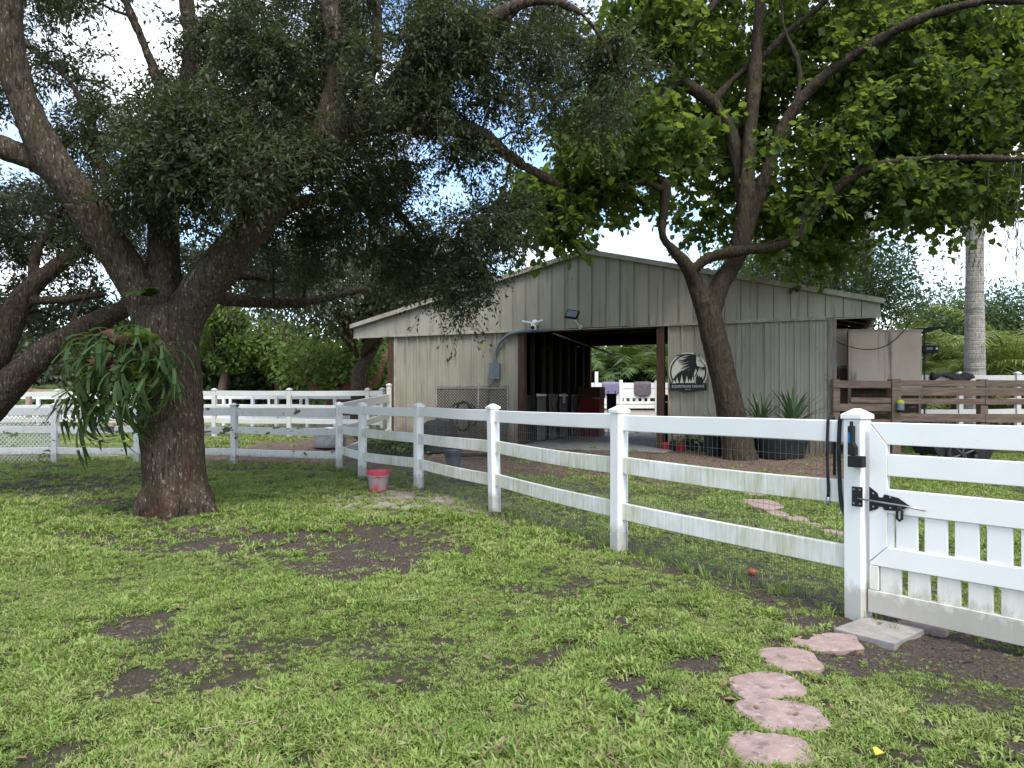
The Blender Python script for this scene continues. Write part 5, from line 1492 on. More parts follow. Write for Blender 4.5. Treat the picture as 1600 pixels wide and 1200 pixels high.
def crown(root, regions, gaps, skeleton, nclump, leaves, twigs, leaf_len, template, mat, twigmat, rclump, droop=.25, size_var=.5, flat=.75, twig_r=.012, up=1.0, seed=1):
    """clumps of leafy twigs hung from the nearest limb. regions: (px,py,rx,ry,d0,d1,weight)"""
    rg = np.random.default_rng(seed)
    wts = np.array([r[6] * 1.0 for r in regions]); wts = wts / wts.sum()
    C = []
    while len(C) < nclump:
        k = rg.choice(len(regions), p=wts); r = regions[k]
        a = rg.random() * 2 * np.pi; u = np.sqrt(rg.random())
        px = r[0] + r[2] * u * np.cos(a); py = r[1] + r[3] * u * np.sin(a); d = r[4] + (r[5] - r[4]) * rg.random()
        bad = False
        for g in gaps:
            if ((px - g[0]) / g[2]) ** 2 + ((py - g[1]) / g[3]) ** 2 < 1 and rg.random() < g[4]: bad = True
        if bad: continue
        C.append(P(px, py, d))
    C = np.array([tuple(c) for c in C])
    S = np.array([tuple(p) for pth in skeleton for p, _ in catmull(pth, .15)])
    R = np.array([q for pth in skeleton for _, q in catmull(pth, .15)])
    o = np.array(tuple(root.location))
    mbT = MB()
    # nearest clumps first; each new branchlet becomes something the next one can fork from
    d0 = np.array([np.linalg.norm(S - c, axis=1).min() for c in C])
    for ii in np.argsort(d0):
        c = C[ii]
        dd = np.linalg.norm(S - c, axis=1) + (S[:, 2] > c[2]) * .2 - np.minimum(R, .1) * 1.5
        j = int(np.argmin(dd)); p0 = Vector(S[j]); p1 = Vector(c)
        L_ = (p1 - p0).length
        if L_ > .05:
            m1 = p0.lerp(p1, .35) + Vector(rg.normal(0, .07 * L_, 3)) + Vector((0, 0, .08 * L_)); m2 = p0.lerp(p1, .7) + Vector(rg.normal(0, .05 * L_, 3)) + Vector((0, 0, .05 * L_))
            r0 = min(R[j] * .75, .014 + .018 * L_)
            ovec = Vector(o)
            mbT.tube([p0 - ovec, m1 - ovec, m2 - ovec, p1 - ovec], [r0, r0 * .8, r0 * .62, r0 * .45], 5, False)
            S = np.vstack([S, [tuple(m1), tuple(m2), tuple(p1)]]); R = np.concatenate([R, [r0 * .8, r0 * .62, r0 * .45]])
    n = len(C)
    rad = rclump * (.6 + .8 * rg.random(n))
    T = n * twigs
    ci = np.repeat(np.arange(n), twigs)
    dirs = rg.normal(0, 1, (T, 3)); dirs[:, 2] *= flat; dirs /= np.linalg.norm(dirs, axis=1, keepdims=True)
    ln = rad[ci] * (.55 + .6 * rg.random(T))
    st = C[ci] + dirs * (rad[ci] * .08)[:, None]
    en = C[ci] + dirs * ln[:, None]; en[:, 2] -= droop * ln * (.5 + rg.random(T))
    # twig ribbons (thin three-sided prisms)
    ax = en - st; axn = ax / np.linalg.norm(ax, axis=1, keepdims=True)
    u = np.cross(axn, np.array((.31, .85, .42))); u /= np.linalg.norm(u, axis=1, keepdims=True); v = np.cross(axn, u)
    tr = twig_r * .5
    q = [u, -.5 * u + .87 * v, -.5 * u - .87 * v]
    TV = np.stack([st + k * tr for k in q] + [en + k * tr * .4 for k in q], 1) - o
    b = (np.arange(T) * 6)[:, None]
    lp = (b + np.array([0, 1, 4, 3, 1, 2, 5, 4, 2, 0, 3, 5])[None, :]).ravel()
    tw = np_mesh("twigs", TV.reshape(-1, 3), lp, np.arange(T * 3) * 4, np.full(T * 3, 4), twigmat)
    mbm = mbT.mesh("branchlets", twigmat, True)
    link("branchlets", mbm, root)["kind"] = "stuff"; link("twigs", tw, root)["kind"] = "stuff"
    lpt = max(1, leaves // twigs)
    ti = np.repeat(np.arange(T), lpt)
    t = .15 + .88 * rg.random(len(ti))
    pos = st[ti] + ax[ti] * t[:, None] + rg.normal(0, .035 + leaf_len * .12, (len(ti), 3)) - o
    d = axn[ti] * .7 + rg.normal(0, .65, (len(ti), 3)); d[:, 2] -= droop * .8
    sz = leaf_len * (1 - size_var + 2 * size_var * rg.random(len(ti)))
    return link("crown", leaf_mesh("crown", pos, d, sz, template, mat, up), root)

M_oakleaf = LEAF("oak_leaf", [(0.022, 0.035, 0.016), (0.036, 0.053, 0.023), (0.055, 0.07, 0.031), (0.085, 0.092, 0.046)], .25, .5, .2, tcol=(.16, .20, .04))
M_oakleaf2 = LEAF("grey_oak_leaf", [(0.045, 0.055, 0.03), (0.075, 0.085, 0.045), (0.12, 0.125, 0.075)], .25, .5, .3, tcol=(.2, .22, .06))
M_heart = LEAF("heart_leaf", [(0.020, 0.042, 0.010), (0.034, 0.066, 0.014), (0.054, 0.094, 0.021), (0.09, 0.132, 0.030)], .52, .55, .16, tcol=(.28, .38, .045))

# ---- big oak
ob = G(275, 800)
oak = empty("oak_tree", (ob.x, ob.y, 0), 0, "large spreading oak with lichen spotted forked trunk and a hanging fern", "tree")
D = ob.y
trunkp = sk([(277, 822, D, .48), (276, 800, D, .445), (275, 770, D, .43), (272, 720, D, .41), (268, 640, D, .40), (264, 560, D, .395), (260, 510, D, .40), (258, 480, D, .34)], s=.93)
leadL = sk([(250, 530, D, .30), (225, 470, D, .29), (190, 410, 9.3, .265), (150, 350, 9.1, .25), (110, 290, 8.95, .235), (70, 230, 8.8, .215), (38, 160, 8.7, .19), (20, 80, 8.6, .175), (14, 0, 8.5, .16), (10, -150, 8.3, .11), (-10, -300, 8.2, .06)])
limbL = sk([(95, 275, 8.95, .16), (55, 250, 8.9, .16), (10, 232, 8.8, .145), (-60, 200, 8.6, .12), (-180, 120, 8.4, .08), (-300, 40, 8.2, .05)])
leadC = sk([(262, 500, D + .1, .30), (256, 420, D + .2, .24), (257, 340, 9.7, .215), (264, 260, 9.8, .19), (285, 170, 9.9, .15), (300, 90, 10, .125), (292, 0, 10, .11), (285, -150, 10, .08), (280, -300, 10, .04)])
leadR = sk([(275, 540, D, .30), (305, 470, D, .30), (350, 410, 9.3, .285), (400, 345, 9.2, .27), (450, 280, 9.1, .25), (500, 228, 9.0, .225), (560, 198, 8.95, .19), (640, 190, 8.9, .155), (700, 200, 9.0, .125), (752, 208, 9.15, .11), (790, 240, 9.3, .09), (835, 268, 9.5, .075), (880, 292, 9.8, .05)])
upA = sk([(500, 235, 9, .17), (520, 160, 9, .165), (530, 80, 9, .155), (518, 10, 9, .14), (512, -120, 8.9, .1), (500, -300, 8.8, .05)])
upB = sk([(640, 195, 8.9, .10), (662, 150, 8.85, .095), (700, 88, 8.8, .085), (740, 48, 8.8, .075), (790, 16, 8.8, .062), (840, 2, 8.8, .052), (890, 10, 8.8, .044), (930, 45, 8.85, .042), (955, 90, 8.9, .035)])
upC = sk([(690, 105, 8.8, .07), (740, 75, 8.9, .075), (800, 20, 9, .07), (860, -60, 9.1, .05), (900, -150, 9.2, .04)])
limbM = sk([(405, 345, 9.0, .13), (450, 322, 9.6, .115), (520, 308, 10, .095), (590, 312, 10.4, .075), (630, 340, 10.7, .055), (655, 380, 11, .04)])
limbB = sk([(300, 450, 9.6, .14), (350, 466, 10.5, .12), (420, 474, 11.8, .10), (490, 470, 13.2, .08), (570, 450, 14.6, .05)])
upD = sk([(600, 190, 8.9, .075), (610, 150, 8.9, .07), (632, 90, 8.9, .06), (665, 10, 8.9, .05), (690, -90, 8.9, .035)])
upE = sk([(275, 220, 9.8, .08), (255, 150, 9.7, .06), (225, 70, 9.6, .05), (190, -10, 9.5, .04)])
limbF = sk([(185, 405, 9.3, .09), (165, 300, 9.6, .06), (150, 220, 9.8, .055), (110, 130, 9.9, .045), (30, 60, 10, .035)])
upF = sk([(560, 190, 8.95, .09), (578, 120, 9.1, .08), (590, 60, 9.2, .07), (585, -30, 9.3, .05)])
# root flare
roots = []
for a_, l_, r_ in ((-.25, .60, .13), (.8, .46, .11), (1.9, .48, .12), (2.9, .52, .13), (3.9, .46, .12), (5.0, .46, .13), (5.6, .48, .12)):
    roots.append([(Vector((ob.x, ob.y, .42)) + Vector((math.cos(a_), math.sin(a_), 0)) * .24, r_), (Vector((ob.x, ob.y, .14)) + Vector((math.cos(a_), math.sin(a_), 0)) * .42, r_ * .85), (Vector((ob.x, ob.y, -.06)) + Vector((math.cos(a_), math.sin(a_), 0)) * l_, r_ * .55)])
oakS = [leadL, limbL, leadC, leadR, upA, upB, upC, limbM, limbB, upD, upE, limbF, upF]
grow_trunk("trunk", [trunkp] + oakS + roots, oak, M_bark_oak, .026, .027, 16)
oak_regions = [(320, 225, 130, 80, 7.9, 9.2, .75), (330, 200, 210, 110, 9.6, 12, .8), (250, 320, 90, 55, 8.6, 9.3, .22), (80, 100, 130, 120, 9.2, 12, .55), (420, 90, 150, 120, 9.4, 12.5, .9), (560, 200, 130, 110, 9.3, 12.5, .9),
               (620, 60, 150, 90, 8.6, 12, .95), (760, 150, 120, 90, 8.8, 11, .55), (900, 130, 80, 90, 8.8, 10.5, .42), (830, 40, 90, 50, 8.9, 11, .32), (640, 150, 60, 40, 8.4, 8.8, .12), (690, 60, 70, 40, 8.3, 8.8, .14), (470, 240, 50, 40, 8.3, 8.9, .1), (610, 300, 100, 60, 9.6, 12, .45), (775, 345, 62, 42, 9.2, 11, .34), (730, 445, 38, 36, 9.6, 10.5, .13),
               (545, 385, 140, 50, 10.5, 13.5, .42), (965, 100, 45, 50, 8.8, 9.3, .14), (170, 320, 80, 70, 9.6, 12, .25), (560, 130, 50, 60, 8.2, 8.8, .12), (400, 60, 60, 60, 8, 9, .2), (300, -60, 500, 70, 9, 12.5, 1.0), (450, -240, 480, 130, 8.5, 13, 1.1),
               (-130, 100, 110, 160, 8.5, 11, .8), (450, 330, 60, 50, 9.6, 11, .25), (680, 400, 60, 60, 10.5, 13, .3)]
oak_gaps = [(205, 70, 55, 55, .97), (705, 285, 62, 55, .97), (860, 370, 60, 50, .9), (805, 95, 26, 28, .8), (60, 235, 50, 70, .8), (880, 200, 50, 40, .7), (660, 340, 40, 28, .85), (240, 25, 40, 50, .8), (395, 200, 18, 14, .8), (330, 385, 14, 16, .9),
            (130, 270, 40, 50, .6), (475, 295, 26, 22, .8)]
crown(oak, oak_regions, oak_gaps, oakS, 900, 330, 13, .066, T_DIAMOND, M_oakleaf, M_bark_oak, .52, .25, seed=3)

# ---- leaning oak at the left edge
lb_ = G(-135, 775)
oakL = empty("oak_tree", (lb_.x, lb_.y, 0), 0, "dark oak with leaning limbs reaching in beside the lattice fence", "tree")
dL = lb_.y
t1 = sk([(-135, 785, dL, .42), (-120, 740, dL, .36), (-70, 690, dL, .33), (0, 618, dL, .285), (60, 560, dL, .24), (120, 520, dL + .2, .21), (180, 490, dL + .5, .185), (225, 465, dL + 1, .16), (290, 440, dL + 1.6, .13), (370, 430, dL + 2.4, .10), (440, 440, dL + 3.4, .06)])
t2 = sk([(-110, 735, dL, .30), (-50, 640, dL, .26), (0, 545, dL + .1, .22), (30, 475, dL + .2, .19), (65, 435, dL + .3, .165), (110, 400, dL + .5, .13), (150, 375, dL + .8, .10), (215, 345, dL + 1.2, .06)])
t3 = sk([(55, 445, dL + .3, .11), (55, 400, dL + .4, .10), (75, 360, dL + .5, .07), (110, 300, dL + .6, .045)])
t4 = sk([(40, 470, dL + .2, .08), (100, 468, dL + .4, .07), (165, 460, dL + .6, .05)])
t5 = sk([(100, 530, dL + .2, .06), (120, 490, dL + .3, .05), (150, 430, dL + .4, .035)])
t6 = sk([(-60, 640, dL, .2), (-140, 520, dL - .3, .17), (-220, 400, dL - .5, .13), (-300, 250, dL - .6, .08)])
LS = [t1, t2, t3, t4, t5, t6]
grow_trunk("trunk", LS, oakL, M_bark_oak, .03, .018, 12)
crown(oakL, [(60, 330, 120, 80, dL + .5, dL + 3, 1.0), (90, 470, 110, 40, dL + 1, dL + 4, .5), (200, 400, 90, 50, dL + 1.5, dL + 4, .45), (390, 415, 110, 45, dL + 2.5, dL + 5, .6), (-200, 250, 150, 200, dL - 1.5, dL + 3, 1.0), (500, 430, 120, 40, dL + 4, dL + 6, .3)],
      [(60, 240, 50, 60, .8), (75, 405, 34, 30, .9), (150, 420, 40, 30, .85), (140, 395, 30, 20, .8), (200, 470, 26, 16, .8), (110, 500, 30, 14, .7)], LS, 210, 260, 12, .085, T_DIAMOND, M_oakleaf2, M_bark_oak, .55, .3, seed=8)

# ---- heart-leaved tree by the barn
hb = G(1152, 716)
ht = empty("shade_tree", (hb.x, hb.y, hb.z), 0, "leaning heart leaved shade tree with twisted trunk before the barn", "tree")
dH = hb.y
H1 = sk([(1160, 735, dH, .52), (1155, 708, dH, .44), (1150, 680, dH, .38), (1142, 640, dH, .345), (1130, 590, dH, .325), (1119, 540, dH, .315), (1108, 495, dH, .31), (1104, 470, dH, .30)])
H2 = sk([(1102, 485, dH, .26), (1088, 445, dH, .20), (1070, 412, dH - .2, .165), (1048, 385, dH - .3, .12), (1036, 370, dH - .4, .10), (1037, 330, dH - .4, .10), (1041, 283, dH - .4, .095)])
H3 = sk([(1110, 490, dH, .27), (1124, 448, dH, .235), (1146, 412, dH, .225), (1162, 380, dH, .225)])
H4 = sk([(1158, 385, dH, .23), (1164, 330, dH, .195), (1170, 240, dH, .165), (1176, 150, dH, .15), (1182, 80, dH, .14), (1188, 0, dH, .125), (1192, -120, dH, .11), (1196, -260, dH, .06)])
H5 = sk([(1162, 375, dH, .19), (1180, 320, dH - .1, .165), (1205, 250, dH - .3, .15), (1235, 180, dH - .5, .14), (1280, 125, dH - .8, .125), (1340, 82, dH - 1.1, .11), (1410, 42, dH - 1.5, .095), (1490, 12, dH - 2, .08), (1580, 0, dH - 2.5, .08), (1680, 20, dH - 3, .05)])
H6 = sk([(1078, 428, dH - .1, .14), (1108, 402, dH - .25, .13), (1160, 392, dH - .4, .125), (1215, 385, dH - .6, .11), (1252, 368, dH - .8, .10), (1280, 330, dH - 1, .092), (1320, 285, dH - 1.3, .095), (1372, 258, dH - 1.6, .085), (1440, 248, dH - 2, .07), (1510, 246, dH - 2.4, .055), (1620, 250, dH - 3, .04)])
H7 = sk([(1160, 330, dH + .2, .16), (1150, 240, dH + .3, .16), (1140, 200, dH + .3, .155), (1110, 158, dH + .2, .15), (1070, 130, dH, .13), (1045, 100, dH - .2, .12), (1048, 75, dH - .3, .11), (1085, 40, dH - .4, .09), (1115, 5, dH - .4, .08), (1160, -80, dH - .4, .05)])
H8 = sk([(1115, 160, dH + .2, .11), (1150, 120, dH + .3, .10), (1190, 90, dH + .4, .09), (1230, 50, dH + .4, .08), (1285, 5, dH + .4, .07), (1330, -60, dH + .4, .05)])
H9 = sk([(1252, 365, dH - .8, .07), (1262, 310, dH - .8, .06), (1290, 260, dH - .9, .055), (1300, 235, dH - 1, .045)])
H10 = sk([(1240, 180, dH - .5, .07), (1250, 110, dH - .4, .06), (1225, 40, dH - .4, .045), (1220, -20, dH - .4, .03)])
H11 = sk([(1060, 130, dH, .07), (1000, 170, dH - .6, .055), (940, 220, dH - 1, .045), (880, 265, dH - 1.4, .03)])
H12 = sk([(1040, 300, dH - .4, .06), (1005, 285, dH - .6, .05), (960, 295, dH - .9, .035), (900, 320, dH - 1.2, .025)])
H13 = sk([(1290, 300, dH - 1.1, .05), (1370, 230, dH - 1, .045), (1390, 130, dH - 1, .04), (1395, 60, dH - 1, .03)])
HS = [H2, H3, H4, H5, H6, H7, H8, H9, H10, H11, H12, H13]
grow_trunk("trunk", [H1] + HS, ht, M_bark_right, .034, .026, 14)
crown(ht, [(995, 215, 115, 90, 15.2, 19, 1.3), (890, 290, 85, 50, 14, 17, .65), (1000, 190, 90, 70, 12.5, 14.5, .25), (1100, 200, 110, 110, 16.2, 20, 1.0), (1280, 170, 170, 150, 16, 20, 2.2), (1460, 170, 170, 130, 14.5, 19, 2.4), (1050, 385, 22, 30, 14.4, 14.9, .07), (1120, 350, 90, 35, 16, 18, .4),
           (1330, 310, 150, 45, 15.2, 18, 1.1), (1480, 290, 110, 40, 13.5, 17, .7), (1230, 40, 260, 80, 16, 20, 1.9), (1470, 40, 170, 70, 14, 18, 1.2), (1450, 130, 130, 80, 13.5, 15, .5), (1330, 230, 110, 90, 13.2, 14.2, .3), (880, 330, 60, 40, 13, 15, .25), (1020, 50, 85, 65, 14, 17, .75), (1270, 385, 70, 16, 15, 16, .12), (1032, 478, 4, 6, 14.0, 14.2, .002),
           (1250, -130, 400, 90, 14, 20, 1.7), (1720, 120, 120, 220, 12, 17, 1.6), (1250, -300, 330, 90, 14, 20, .8)],
      [(1110, 440, 60, 60, .95), (1060, 430, 60, 50, .85), (1000, 365, 70, 32, .95), (1560, 350, 50, 35, .9), (1100, 470, 30, 40, .9), (1490, 370, 60, 36, .97), (935, 372, 70, 32, .95), (1420, 345, 60, 22, .6)], HS, 860, 128, 11, .128, T_HEART, M_heart, M_bark_right, .72, .35, flat=.6, twig_r=.012, up=1.6, seed=5)

# ---- staghorn fern on the oak trunk
M_frond = LEAF("staghorn_frond", [(0.022, 0.046, 0.018), (0.038, 0.072, 0.027), (0.07, 0.11, 0.042)], .35, .6, .12)
M_shield = MAT("brown_shield_frond", (0.12, 0.065, 0.042), (0.06, 0.035, 0.024), 9, (3, 3, 1), .85)
M_shieldg = LEAF("green_shield_frond", [(0.10, 0.16, 0.02), (0.16, 0.22, 0.03)], .35)
def antler(L_, seed):
    """strap frond that rises, arches over and forks twice into tapering lobes"""
    r = random.Random(seed); vs = []; fs = []
    def ribbon(p, a, yaw, l, w0, w1, lev, drop):
        n = 7; st = len(vs); q = Vector(p); d = Vector((1, 0, 0))
        for i in range(n + 1):
            t = i / n
            ww = w0 + (w1 - w0) * t if lev < 2 else w0 * (1 - t ** 1.6) + .002
            d = Vector((math.cos(a) * math.cos(yaw), math.cos(a) * math.sin(yaw), math.sin(a))); sd = Vector((-math.sin(yaw), math.cos(yaw), .15))
            for e in (-1, 0, 1): vs.append(tuple(q + sd * ww * e + Vector((0, 0, .35 * ww * abs(e)))))
            q = q + d * l / n; a -= drop / n
        for i in range(n):
            for k in (0, 1): fs.append((st + i * 3 + k, st + i * 3 + k + 1, st + (i + 1) * 3 + k + 1, st + (i + 1) * 3 + k))
        if lev < 2:
            m = 2 if (lev == 0 or r.random() < .7) else 3
            for k in range(m):
                ribbon(q - d * .015, a + r.uniform(-.25, .2), yaw + (k - (m - 1) / 2) * r.uniform(.5, .85), l * r.uniform(.65, 1.0), w1 * .6, w1 * (.85 if lev == 0 else .5), lev + 1, drop * r.uniform(.3, .7))
    ribbon((0, 0, 0), r.uniform(.3, 1.25), 0, L_ * .40, .013, .032, 0, r.uniform(1.0, 1.9))
    return MB().add(vs, fs).mesh("frond", M_frond, True)
fr_m = [antler(.56 + .045 * k, 300 + k) for k in range(10)]
fo = P(205, 575, D - .45)
fern = empty("staghorn_fern", fo, 0, "large staghorn fern with drooping forked fronds clinging to the oak trunk", "fern")
r = random.Random(12)
for k in range(150):
    a_ = r.uniform(math.pi * .80, math.pi * 2.12); sc = r.uniform(.75, 1.2)
    ox = r.uniform(-.50, .30); h = r.uniform(-.62, .45)
    if a_ > math.pi * 1.75: ox = r.uniform(.1, .5); h = r.uniform(-.2, .3); sc *= .72
    link("frond", fr_m[k % 10], fern, (ox, r.uniform(-.10, .15) - (.15 if ox > .1 else 0), h), (r.uniform(-.5, .5), r.uniform(-.35, .45), a_), (sc, sc, sc))
for k, (x, z, s_, m) in enumerate(((-.18, .33, .24, M_shield), (-.02, .30, .2, M_shield), (.16, .36, .22, M_shieldg), (.05, -.12, .26, M_shieldg), (-.25, .02, .25, M_shield), (-.1, -.15, .28, M_shield))):
    vs = [(0, -.02, -s_ * .5)]; n_ = 11
    for i in range(n_):
        t = -1.1 + 2.2 * i / (n_ - 1); rr = s_ * (1 + .12 * math.sin(i * 2.1))
        vs.append((math.sin(t) * rr, -.10 - .06 * math.cos(t * 2) - .04 * math.sin(i * 1.7), math.cos(t) * rr - s_ * .3))
    MB().add(vs, [(0, i, i + 1) for i in range(1, n_)]).build("shield_frond", m, fern, (x, -.02, z), (.15, 0, (k % 3 - 1) * .3), smooth=True).modifiers.new("t", "SOLIDIFY").thickness = .008
pp = P(232, 463, D - .33)
ph = empty("epiphyte_plant", pp, 0, "small dark green broad leaved plant in the fork of the oak trunk", "plant")
phm = MB().add(*strap_leaf(.26, .06, (.5, -.8), 6, .3)).mesh("leaf", M_frond, True)
for k in range(9): link("leaf", phm, ph, (0, 0, 0), (r.uniform(-.4, .4), r.uniform(-.5, .4), -2.9 + k * .35), (r.uniform(1.1, 1.6),) * 3)

# ------------------------------------------------------------------ background trees
def far_tree(name, px, d, h, w, mat, barkm, label, nl=6000, leaf=.22, z0=.9, cz=None, template=T_OVAL, trunk=True, group="background trees", stems=1, seed=0, tr=.25, clumps=26, droop=.1):
    rg = np.random.default_rng(seed + 900); x = (px - 800) / F * d; g = gzf(x, d)
    ro = empty(name, (x, d, g), 0, label, "tree", group)
    cz = cz or (z0 + h) / 2
    C = rg.normal(0, 1, (clumps, 3)); C /= np.linalg.norm(C, axis=1, keepdims=True); C *= (.35 + .55 * rg.random((clumps, 1)))
    C = C * np.array((w / 2, w / 2.3, (h - z0) / 2)) + np.array((0, 0, cz))
    cr = w * .17 * (.7 + .7 * rg.random(clumps))
    ci = rg.integers(0, clumps, nl)
    v = rg.normal(0, 1, (nl, 3)); v /= np.linalg.norm(v, axis=1, keepdims=True); v *= (rg.random((nl, 1)) ** .45)
    pos = C[ci] + v * cr[ci][:, None] * np.array((1, 1, .8))
    pos[:, 2] = np.maximum(pos[:, 2], .15)
    dd = v + rg.normal(0, .5, (nl, 3)); dd[:, 2] -= droop
    link("crown", leaf_mesh("crown", pos, dd, leaf * (.6 + .8 * rg.random(nl)), template, mat, 1.2), ro)
    if trunk:
        mb = MB()
        for s_ in range(stems):
            a_ = s_ * 2.4 + .4; off = Vector((math.cos(a_), math.sin(a_), 0)) * (.25 * (stems > 1)); top = Vector((math.cos(a_) * w * .12 * stems, math.sin(a_) * w * .1, cz))
            mb.tube([off + Vector((0, 0, -.1)), off * 1.1 + Vector((0, 0, z0 * .6)), off * 1.6 + top * .6, top], [tr * 1.25, tr, tr * .75, tr * .4], 9)
        for k in range(0, clumps, 2):
            c = Vector(C[k]); b = Vector((c.x * .12, c.y * .12, max(z0 * .7, c.z * .62))); mb.tube([b, b.lerp(c, .5) + Vector((0, 0, .15)), c], [tr * .35, tr * .22, tr * .08], 6)
        mb.build("trunk", barkm, ro, smooth=True)
    return ro
M_far1 = LEAF("dark_far_leaf", [(0.025, 0.05, 0.026), (0.045, 0.08, 0.038), (0.075, 0.115, 0.055)], .25)
M_far2 = LEAF("bright_far_leaf", [(0.045, 0.085, 0.018), (0.08, 0.135, 0.027), (0.13, 0.19, 0.045)], .4)
M_far3 = LEAF("mid_far_leaf", [(0.04, 0.075, 0.026), (0.075, 0.12, 0.04), (0.12, 0.165, 0.06)], .3)
far_tree("dense_tree", 360, 46, 6.5, 9, M_far1, M_bark_far, "dark bluish green tree filling the gap right of the oak trunk beyond the field", 9000, .34, .2, seed=1, clumps=40)
far_tree("dense_tree", 440, 48, 5.4, 9, M_far1, M_bark_far, "dark dense tree beyond the field beside the bright leaved trees", 9000, .34, .1, seed=2, clumps=40)
far_tree("bright_tree", 430, 42, 6.6, 4.5, M_far2, M_bark_far, "bright yellow green tree beyond the field, nearer the oak trunk", 5200, .26, 1.6, seed=3)
far_tree("bright_tree", 345, 40, 7.5, 4.0, M_far2, M_bark_far, "bright green tree peeking out directly behind the oak trunk", 4200, .26, 2.5, seed=33)
far_tree("red_trunk_tree", 532, 36, 6.0, 7.0, M_far2, MAT("red_brown_bark", (.20, .095, .065), (.11, .05, .035), 5, (4, 4, 1), .9, bump=.5), "bright leaved tree with thick reddish trunks beyond the field", 5200, .25, 1.7, seed=4, stems=3, tr=.36)
far_tree("bright_tree", 590, 40, 6.4, 4.2, M_far2, M_bark_far, "bright green tree beside the barn corner beyond the field", 5200, .26, .6, seed=5)
far_tree("grey_oak", 560, 29, 8.5, 11, M_oakleaf2, M_bark_oak, "grey green fine leaved oak with hanging boughs beside the barn", 26000, .17, 3.8, cz=6.2, seed=6, clumps=60, tr=.3, droop=.5)
far_tree("dense_tree", 250, 44, 8, 10, M_far3, M_bark_far, "mid green tree beyond the field behind the hanging fern", 9000, .32, .2, seed=7, clumps=40)
far_tree("dense_tree", 130, 42, 6, 9, M_far3, M_bark_far, "mid green tree beyond the wooden rail fence", 9000, .30, .1, seed=8, clumps=40)
far_tree("dense_tree", 20, 40, 7, 10, M_oakleaf2, M_bark_far, "greyish tree beyond the field behind the lattice fence", 10000, .26, .1, seed=9, clumps=40)
far_tree("dense_tree", -120, 42, 8, 11, M_far3, M_bark_far, "tall tree at the end of the field behind the leaning oak", 8000, .32, .1, seed=10, clumps=40)
far_tree("dense_tree", 640, 50, 6.5, 12, M_far1, M_bark_far, "dark tree standing behind the barn corner", 8000, .36, .2, seed=11, clumps=40)
far_tree("dense_tree", 750, 46, 6.2, 9, M_far3, M_bark_far, "tree hidden behind the barn roof slope", 5000, .34, .2, seed=12)
far_tree("dark_tree", 1320, 29, 7.6, 8.5, M_far1, M_bark_far, "dark glossy tree rising behind the barn roof beside the eave", 34000, .125, 2.5, cz=5.9, seed=13, clumps=60)
far_tree("dark_tree", 1220, 32, 8.5, 7, M_far3, M_bark_far, "mid green tree rising behind the barn roof near the ridge", 16000, .15, 3, cz=7.0, seed=14, clumps=40)
far_tree("dense_tree", 1470, 52, 9.5, 11, M_far3, M_bark_far, "round green tree far behind the palm trunk", 22000, .21, 1, seed=15, clumps=44)
far_tree("dense_tree", 1590, 50, 10.0, 12, M_far1, M_bark_far, "dark green tree far behind the palm at the picture edge", 22000, .22, .5, seed=16, clumps=44)
far_tree("dense_tree", 1720, 46, 10.0, 12, M_far3, M_bark_far, "tree far beyond the brown fence", 7000, .34, .5, seed=17)
far_tree("dense_tree", 1080, 60, 9, 16, M_far1, M_bark_far, "dark tree seen beyond the barn aisle above the palms", 6000, .4, .5, seed=18)
# distant wood closing the horizon
rgw = np.random.default_rng(4)
n = 50000; th = rgw.uniform(-1.15, 1.15, n); rr = rgw.uniform(75, 110, n)
x = rr * np.sin(th); y = rr * np.cos(th); hh = 5.5 + 3.0 * fbm(x, y, .06, 5)
z = hh * rgw.random(n) ** .8
wood = link("distant_wood", leaf_mesh("distant_wood", np.stack([x, y, z], 1), rgw.normal(0, 1, (n, 3)), 1.5 * (.6 + .8 * rgw.random(n)), T_DIAMOND, M_far1))
tag(wood, "distant belt of woodland closing the view beyond the fields", "woodland", kind="stuff")

# ---- palms
M_palmleaf = LEAF("palm_leaf", [(0.08, 0.13, 0.03), (0.13, 0.19, 0.04), (0.20, 0.25, 0.07), (0.30, 0.27, 0.11)], .35, .45, .35)
M_palmdark = LEAF("palm_leaf_dark", [(0.04, 0.075, 0.025), (0.07, 0.12, 0.035), (0.11, 0.16, 0.05)], .35, .45, .35)
def frond_mesh(L_, mat, a0, drop, nl=34, ll=.34, w=.03, name="frond"):
    mb = MB(); pts = []; x = z = 0.0; a = a0; n = 14
    for i in range(n + 1):
        pts.append(Vector((x, 0, z))); x += math.cos(a) * L_ / n; z += math.sin(a) * L_ / n; a -= drop / n
    mb.tube(pts, [.018 * (1 - .85 * i / n) for i in range(n + 1)], 5, False)
    for k in range(nl):
        t = .18 + .82 * k / nl; i = min(int(t * n), n - 1); p = pts[i].lerp(pts[i + 1], t * n - i); dr = (pts[i + 1] - pts[i]).normalized()
        l = ll * math.sin(math.pi * (.12 + .82 * t)) ** .6
        for sg_ in (-1, 1):
            e = p + dr * l * .55 + Vector((0, sg_ * l * .75, -l * random.uniform(.1, .5)))
            m = p.lerp(e, .45) + Vector((0, 0, .03))
            wv = dr * w * .5
            mb.add([p - wv * .5, p + wv * .5, m + wv, m - wv, e], [(0, 1, 2, 3), (3, 2, 4)])
    return mb.mesh(name, mat)
fm_a = [frond_mesh(2.0 + .2 * k, M_palmleaf, 1.35 - .12 * k, 1.3 + .15 * k, 30, .42, .035) for k in range(4)]
fm_d = [frond_mesh(2.2 + .2 * k, M_palmdark, 1.3 - .12 * k, 1.7 + .2 * k, 22, .55, .085) for k in range(4)]
